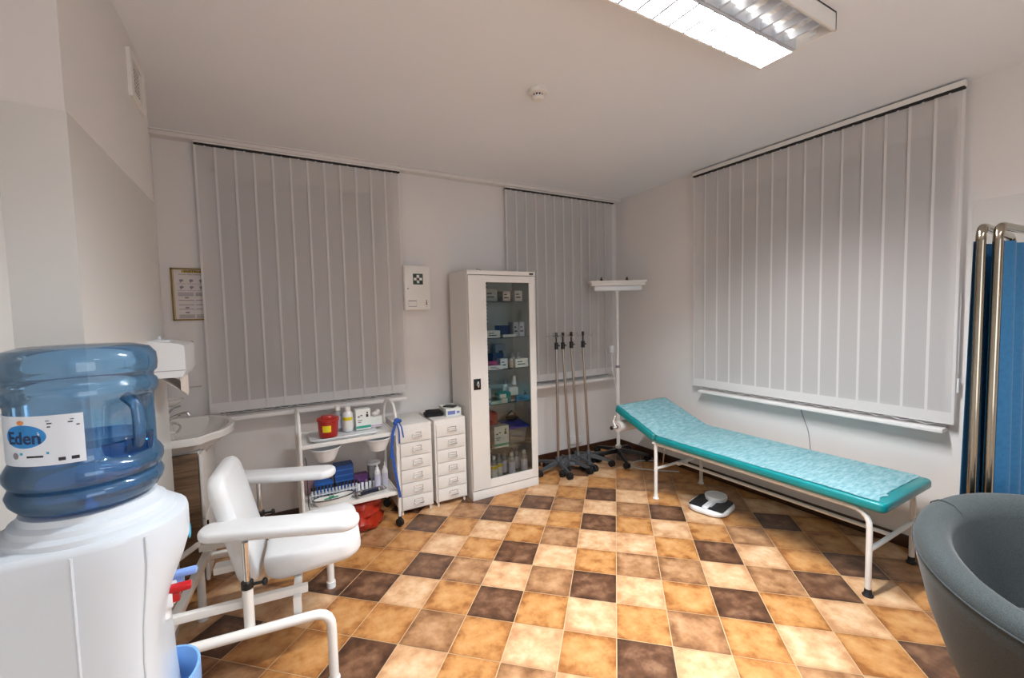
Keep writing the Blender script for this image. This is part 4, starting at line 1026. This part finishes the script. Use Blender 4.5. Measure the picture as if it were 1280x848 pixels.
# disposable sheet
def tissue():
    m = bpy.data.materials.new('couch_tissue'); m.use_nodes = True; nt = m.node_tree; bs = nt.nodes['Principled BSDF']
    tc = nt.nodes.new('ShaderNodeTexCoord'); mp = nt.nodes.new('ShaderNodeMapping'); mp.inputs['Scale'].default_value = (8, 30, 8); nt.links.new(tc.outputs['Object'], mp.inputs[0])
    n = nt.nodes.new('ShaderNodeTexNoise'); n.inputs['Scale'].default_value = 2.2; n.inputs['Detail'].default_value = 8; n.inputs['Roughness'].default_value = .65; nt.links.new(mp.outputs[0], n.inputs['Vector'])
    r = nt.nodes.new('ShaderNodeValToRGB'); r.color_ramp.elements[0].position = .36; r.color_ramp.elements[1].position = .66
    r.color_ramp.elements[0].color = lin('#6097a1'); r.color_ramp.elements[1].color = lin('#9cbfc5')
    nt.links.new(n.outputs['Fac'], r.inputs['Fac']); nt.links.new(r.outputs['Color'], bs.inputs['Base Color']); bs.inputs['Roughness'].default_value = .6
    bp = nt.nodes.new('ShaderNodeBump'); bp.inputs['Strength'].default_value = .35; bp.inputs['Distance'].default_value = .006; nt.links.new(n.outputs['Fac'], bp.inputs['Height']); nt.links.new(bp.outputs['Normal'], bs.inputs['Normal'])
    return m
rs = random.Random(5)
edge = [rs.uniform(-.012, .012) for _ in range(80)]
def sheet(u, v):
    # u across, v along from head top (0) to foot (1)
    s = v*1.90; i = int(v*70)
    x = -.035+.016+(.64-.030)*u
    if u < .02: x += edge[i % 80]*.35
    if s < .455:
        d = .465-s; y = d*math.cos(HA)-.065*math.sin(HA)-.002; z = .475+d*math.sin(HA)+.0675*math.cos(HA)
    else:
        y = -.032-(s-.455); z = .5330
        if v > .99: y += .14*(1-u)**2*0+(-.0+.10*u*(u > .0))+edge[int(u*30) % 80]*1.2
    return (x, y, z+.0012*math.sin(30*u+9*v))
b = B(); b.grid(sheet, 20, 70)
tag(b.make('couch_sheet', tissue(), loc=(-.76, -1.24, 0), smooth=60), 'pale blue disposable sheet spread over the teal examination couch', 'couch sheet')
t = thing('paper_roll', 'white couch paper roll hanging crosswise below the raised head end', 'paper roll', (-.80, -.84, .515))
b = B(); b.cyl((0, 0, 0), (.50, 0, 0), .050, n=24); b.make('roll', M_paper, t)
b = B(); b.cyl((-.004, 0, 0), (-.0005, 0, 0), .014, n=16); b.make('core', M_dark, t)
b = B(); b.cyl((-.06, 0, 0), (-.003, 0, 0), .006); b.tube([(-.02, 0, 0), (-.02, .03, .05), (-.02, .0, .10)], .008, bend=.02); b.make('bracket', M_white, t)
b = B(); b.cyl((.50, 0, 0), (.53, 0, 0), .006); b.make('end_pin', M_white, t)
b = B(); b.sph((-.065, 0, 0), .018, (.8, 1, 1)); b.make('knob', M_black, t)

# ================================================================ BATHROOM SCALE
t = thing('personal_scale', 'white and black personal scale with round dial on floor by the couch', 'scale', (-.545, -1.595, 0), math.radians(-76))
so = rrect(-.145, .145, -.155, .155, .10, n=8)
b = B(); b.slab(so, .006, .045, rad=.014, seg=3); b.make('base', M_plastic, t)
b = B(); b.slab(rrect(-.128, -.03, -.125, .128, .045, n=6), .045, .051, rad=.003); b.slab(rrect(.03, .128, -.125, .128, .045, n=6), .045, .051, rad=.003); b.slab(rrect(-.128, .128, -.128, -.085, .02, n=4), .045, .0505, rad=.003); b.make('tread_mat', M_rubber, t)
b = B(); b.slab([(x, y) for x, y in rrect(-.022, .022, -.14, .05, .015)], .045, .060, rad=.005); b.make('stem', M_plastic, t)
b = B(); b.lathe([(.075, .045), (.082, .075), (.080, .083), (.072, .085), (.070, .078)], c=(0, .085, 0), n=36); dd = b.make('dial', M_plastic, t)
b = B(); b.lathe([(.001, .076), (.069, .0765), (.069, .077), (.001, .0775)], c=(0, .085, 0), n=36); b.make('dial_face', mat('dial_face', '#b9bfc2', .2), dd)
for x in (-.1, .1):
    for y in (-.1, .1):
        b = B(); b.cyl((x, y, 0), (x, y, .008), .012); b.make('foot', M_rubber, t)

# ================================================================ FOLDING SCREEN
def screen_panel(b, p0, p1, h, r=.0165):
    p0 = Vector(p0); p1 = Vector(p1); b.tube([(p0.x, p0.y, .10), (p0.x, p0.y, h), (p1.x, p1.y, h), (p1.x, p1.y, .10)], r, bend=.06, n=14)
SC = thing('folding_screen', 'blue curtain folding screen with chrome tube frame at the right wall', 'folding screen', (0, 0, 0))
S0 = (-.66, -2.995); S1 = (-.38, -3.13); S2 = (-.60, -2.94); S3 = (-.18, -2.985)
SA, SB = (-.830, -3.10), (-.12, -3.14)
SA2, SB2 = (-.870, -3.06), (-.28, -3.03)
for a_, b_ in ((SA, SB), (SA2, SB2)):
    b = B(); screen_panel(b, a_+(0,), b_+(0,), 1.86); fr_ = b.make('panel_frame', mat('aged_chrome', '#a59c8c', .14, metal=1), SC)
    for p in (a_, b_):
        b = B(); b.box(p[0]-.02, p[0]+.02, p[1]-.02, p[1]+.02, .05, .10, bev=.004); c = b.make('caster', M_black, fr_)
        b = B(); b.cyl((p[0]-.01, p[1], .027), (p[0]+.01, p[1], .027), .027); b.make('wheel', M_rubber, c)
def curtain(a_, b_, z0, z1, folds, amp, ph):
    a_ = Vector(a_); b_ = Vector(b_); d = (b_-a_); n_ = Vector((-d.y, d.x)).normalized()
    def f(u, v):
        k = amp*(.35+.65*(1-v))*math.sin(2*PI*folds*u+ph+.4*math.sin(5*u))
        p = a_+d*u+n_*k
        return (p.x, p.y, z0+(z1-z0)*v)
    b = B(); b.grid(f, 70, 10); return b
b = curtain((SA[0]+.03, SA[1]-.012), (SB[0]-.01, SB[1]), .30, 1.80, 5, .030, 0); b.make('curtain', M_bluefab, SC, smooth=80)
b = curtain((SA2[0]-.015, SA2[1]+.01), (SB2[0]-.02, SB2[1]), .30, 1.80, 4, .028, 1); b.make('curtain', M_bluefab, SC, smooth=80)
b = B(); b.box(-.05, -.004, -3.10, -3.03, 1.44, 1.60, bev=.01)
tag(b.make('coat_hook_box', M_black), 'black wall box on the right wall behind the folding screen', 'wall box')

# ================================================================ TUB CHAIR
TC = thing('tub_armchair', 'grey felt tub armchair in the lower right, partly out of frame', 'armchair', (-1.24, -3.46, 0), math.radians(208))
TC.scale = (1.05, 1.05, 1.11)
# local +x = front
nT = 64
def rimz(a): return .70-.135*(.5+.5*math.cos(a))**1.2
def shell(ro, ri, zb, name, m):
    b = B(); A0 = math.radians(38)
    angs = [A0+(2*PI-2*A0)*k/nT for k in range(nT+1)]
    rings = []
    def pt(a, r, z): return (r*math.cos(a), r*.97*math.sin(a), z)
    cs = []
    for a in angs:
        zt = rimz(a); e = []
        for r, z in ((.25, .10), (.29, .13), (.345, .25), (.40, .40), (.435, zt-.10), (.445, zt-.045), (.438, zt-.018), (.418, zt-.003), (.395, zt), (.370, zt-.006), (.348, zt-.025), (.335, zt-.06), (.325, .46), (.315, .36), (.30, .30)):
            e.append(pt(a, r, z))
        cs.append(e)
    b.loft([list(c) for c in cs], closed=True, cap=True)
    return b.make(name, m, TC, smooth=60)
shell(.44, .33, .1, 'shell', M_greyfab)
b = B()
b.tube([(.4455*math.cos(a), .4455*.97*math.sin(a), rimz(a)-.045) for a in [math.radians(38)+(2*PI-2*math.radians(38))*k/60 for k in range(61)]], .0028, n=6)
a_s = math.radians(208-100)
for a_ in (math.radians(128), math.radians(232)):
    zt = rimz(a_); b.tube([(r*math.cos(a_), r*.97*math.sin(a_), z) for r, z in ((.447, zt-.045), (.440, zt-.016), (.418, zt-.0), (.395, zt+.002), (.37, zt-.004), (.346, zt-.024))], .0022, n=6)
b.make('piping', mat('dark_grey_thread', '#32393c', .9), TC)
b = B(); b.lathe([(.24, .12), (.27, .14), (.30, .31), (.285, .345), (.25, .36), (.001, .365)], n=40); b.make('seat_cushion', M_greyfab, TC, smooth=60)
for a_ in (45, 135, 225, 315):
    x, y = .25*math.cos(math.radians(a_)), .25*math.sin(math.radians(a_)); b = B(); b.cyl((x, y, 0), (x, y, .105), .016, .022); b.make('leg', M_black, TC)
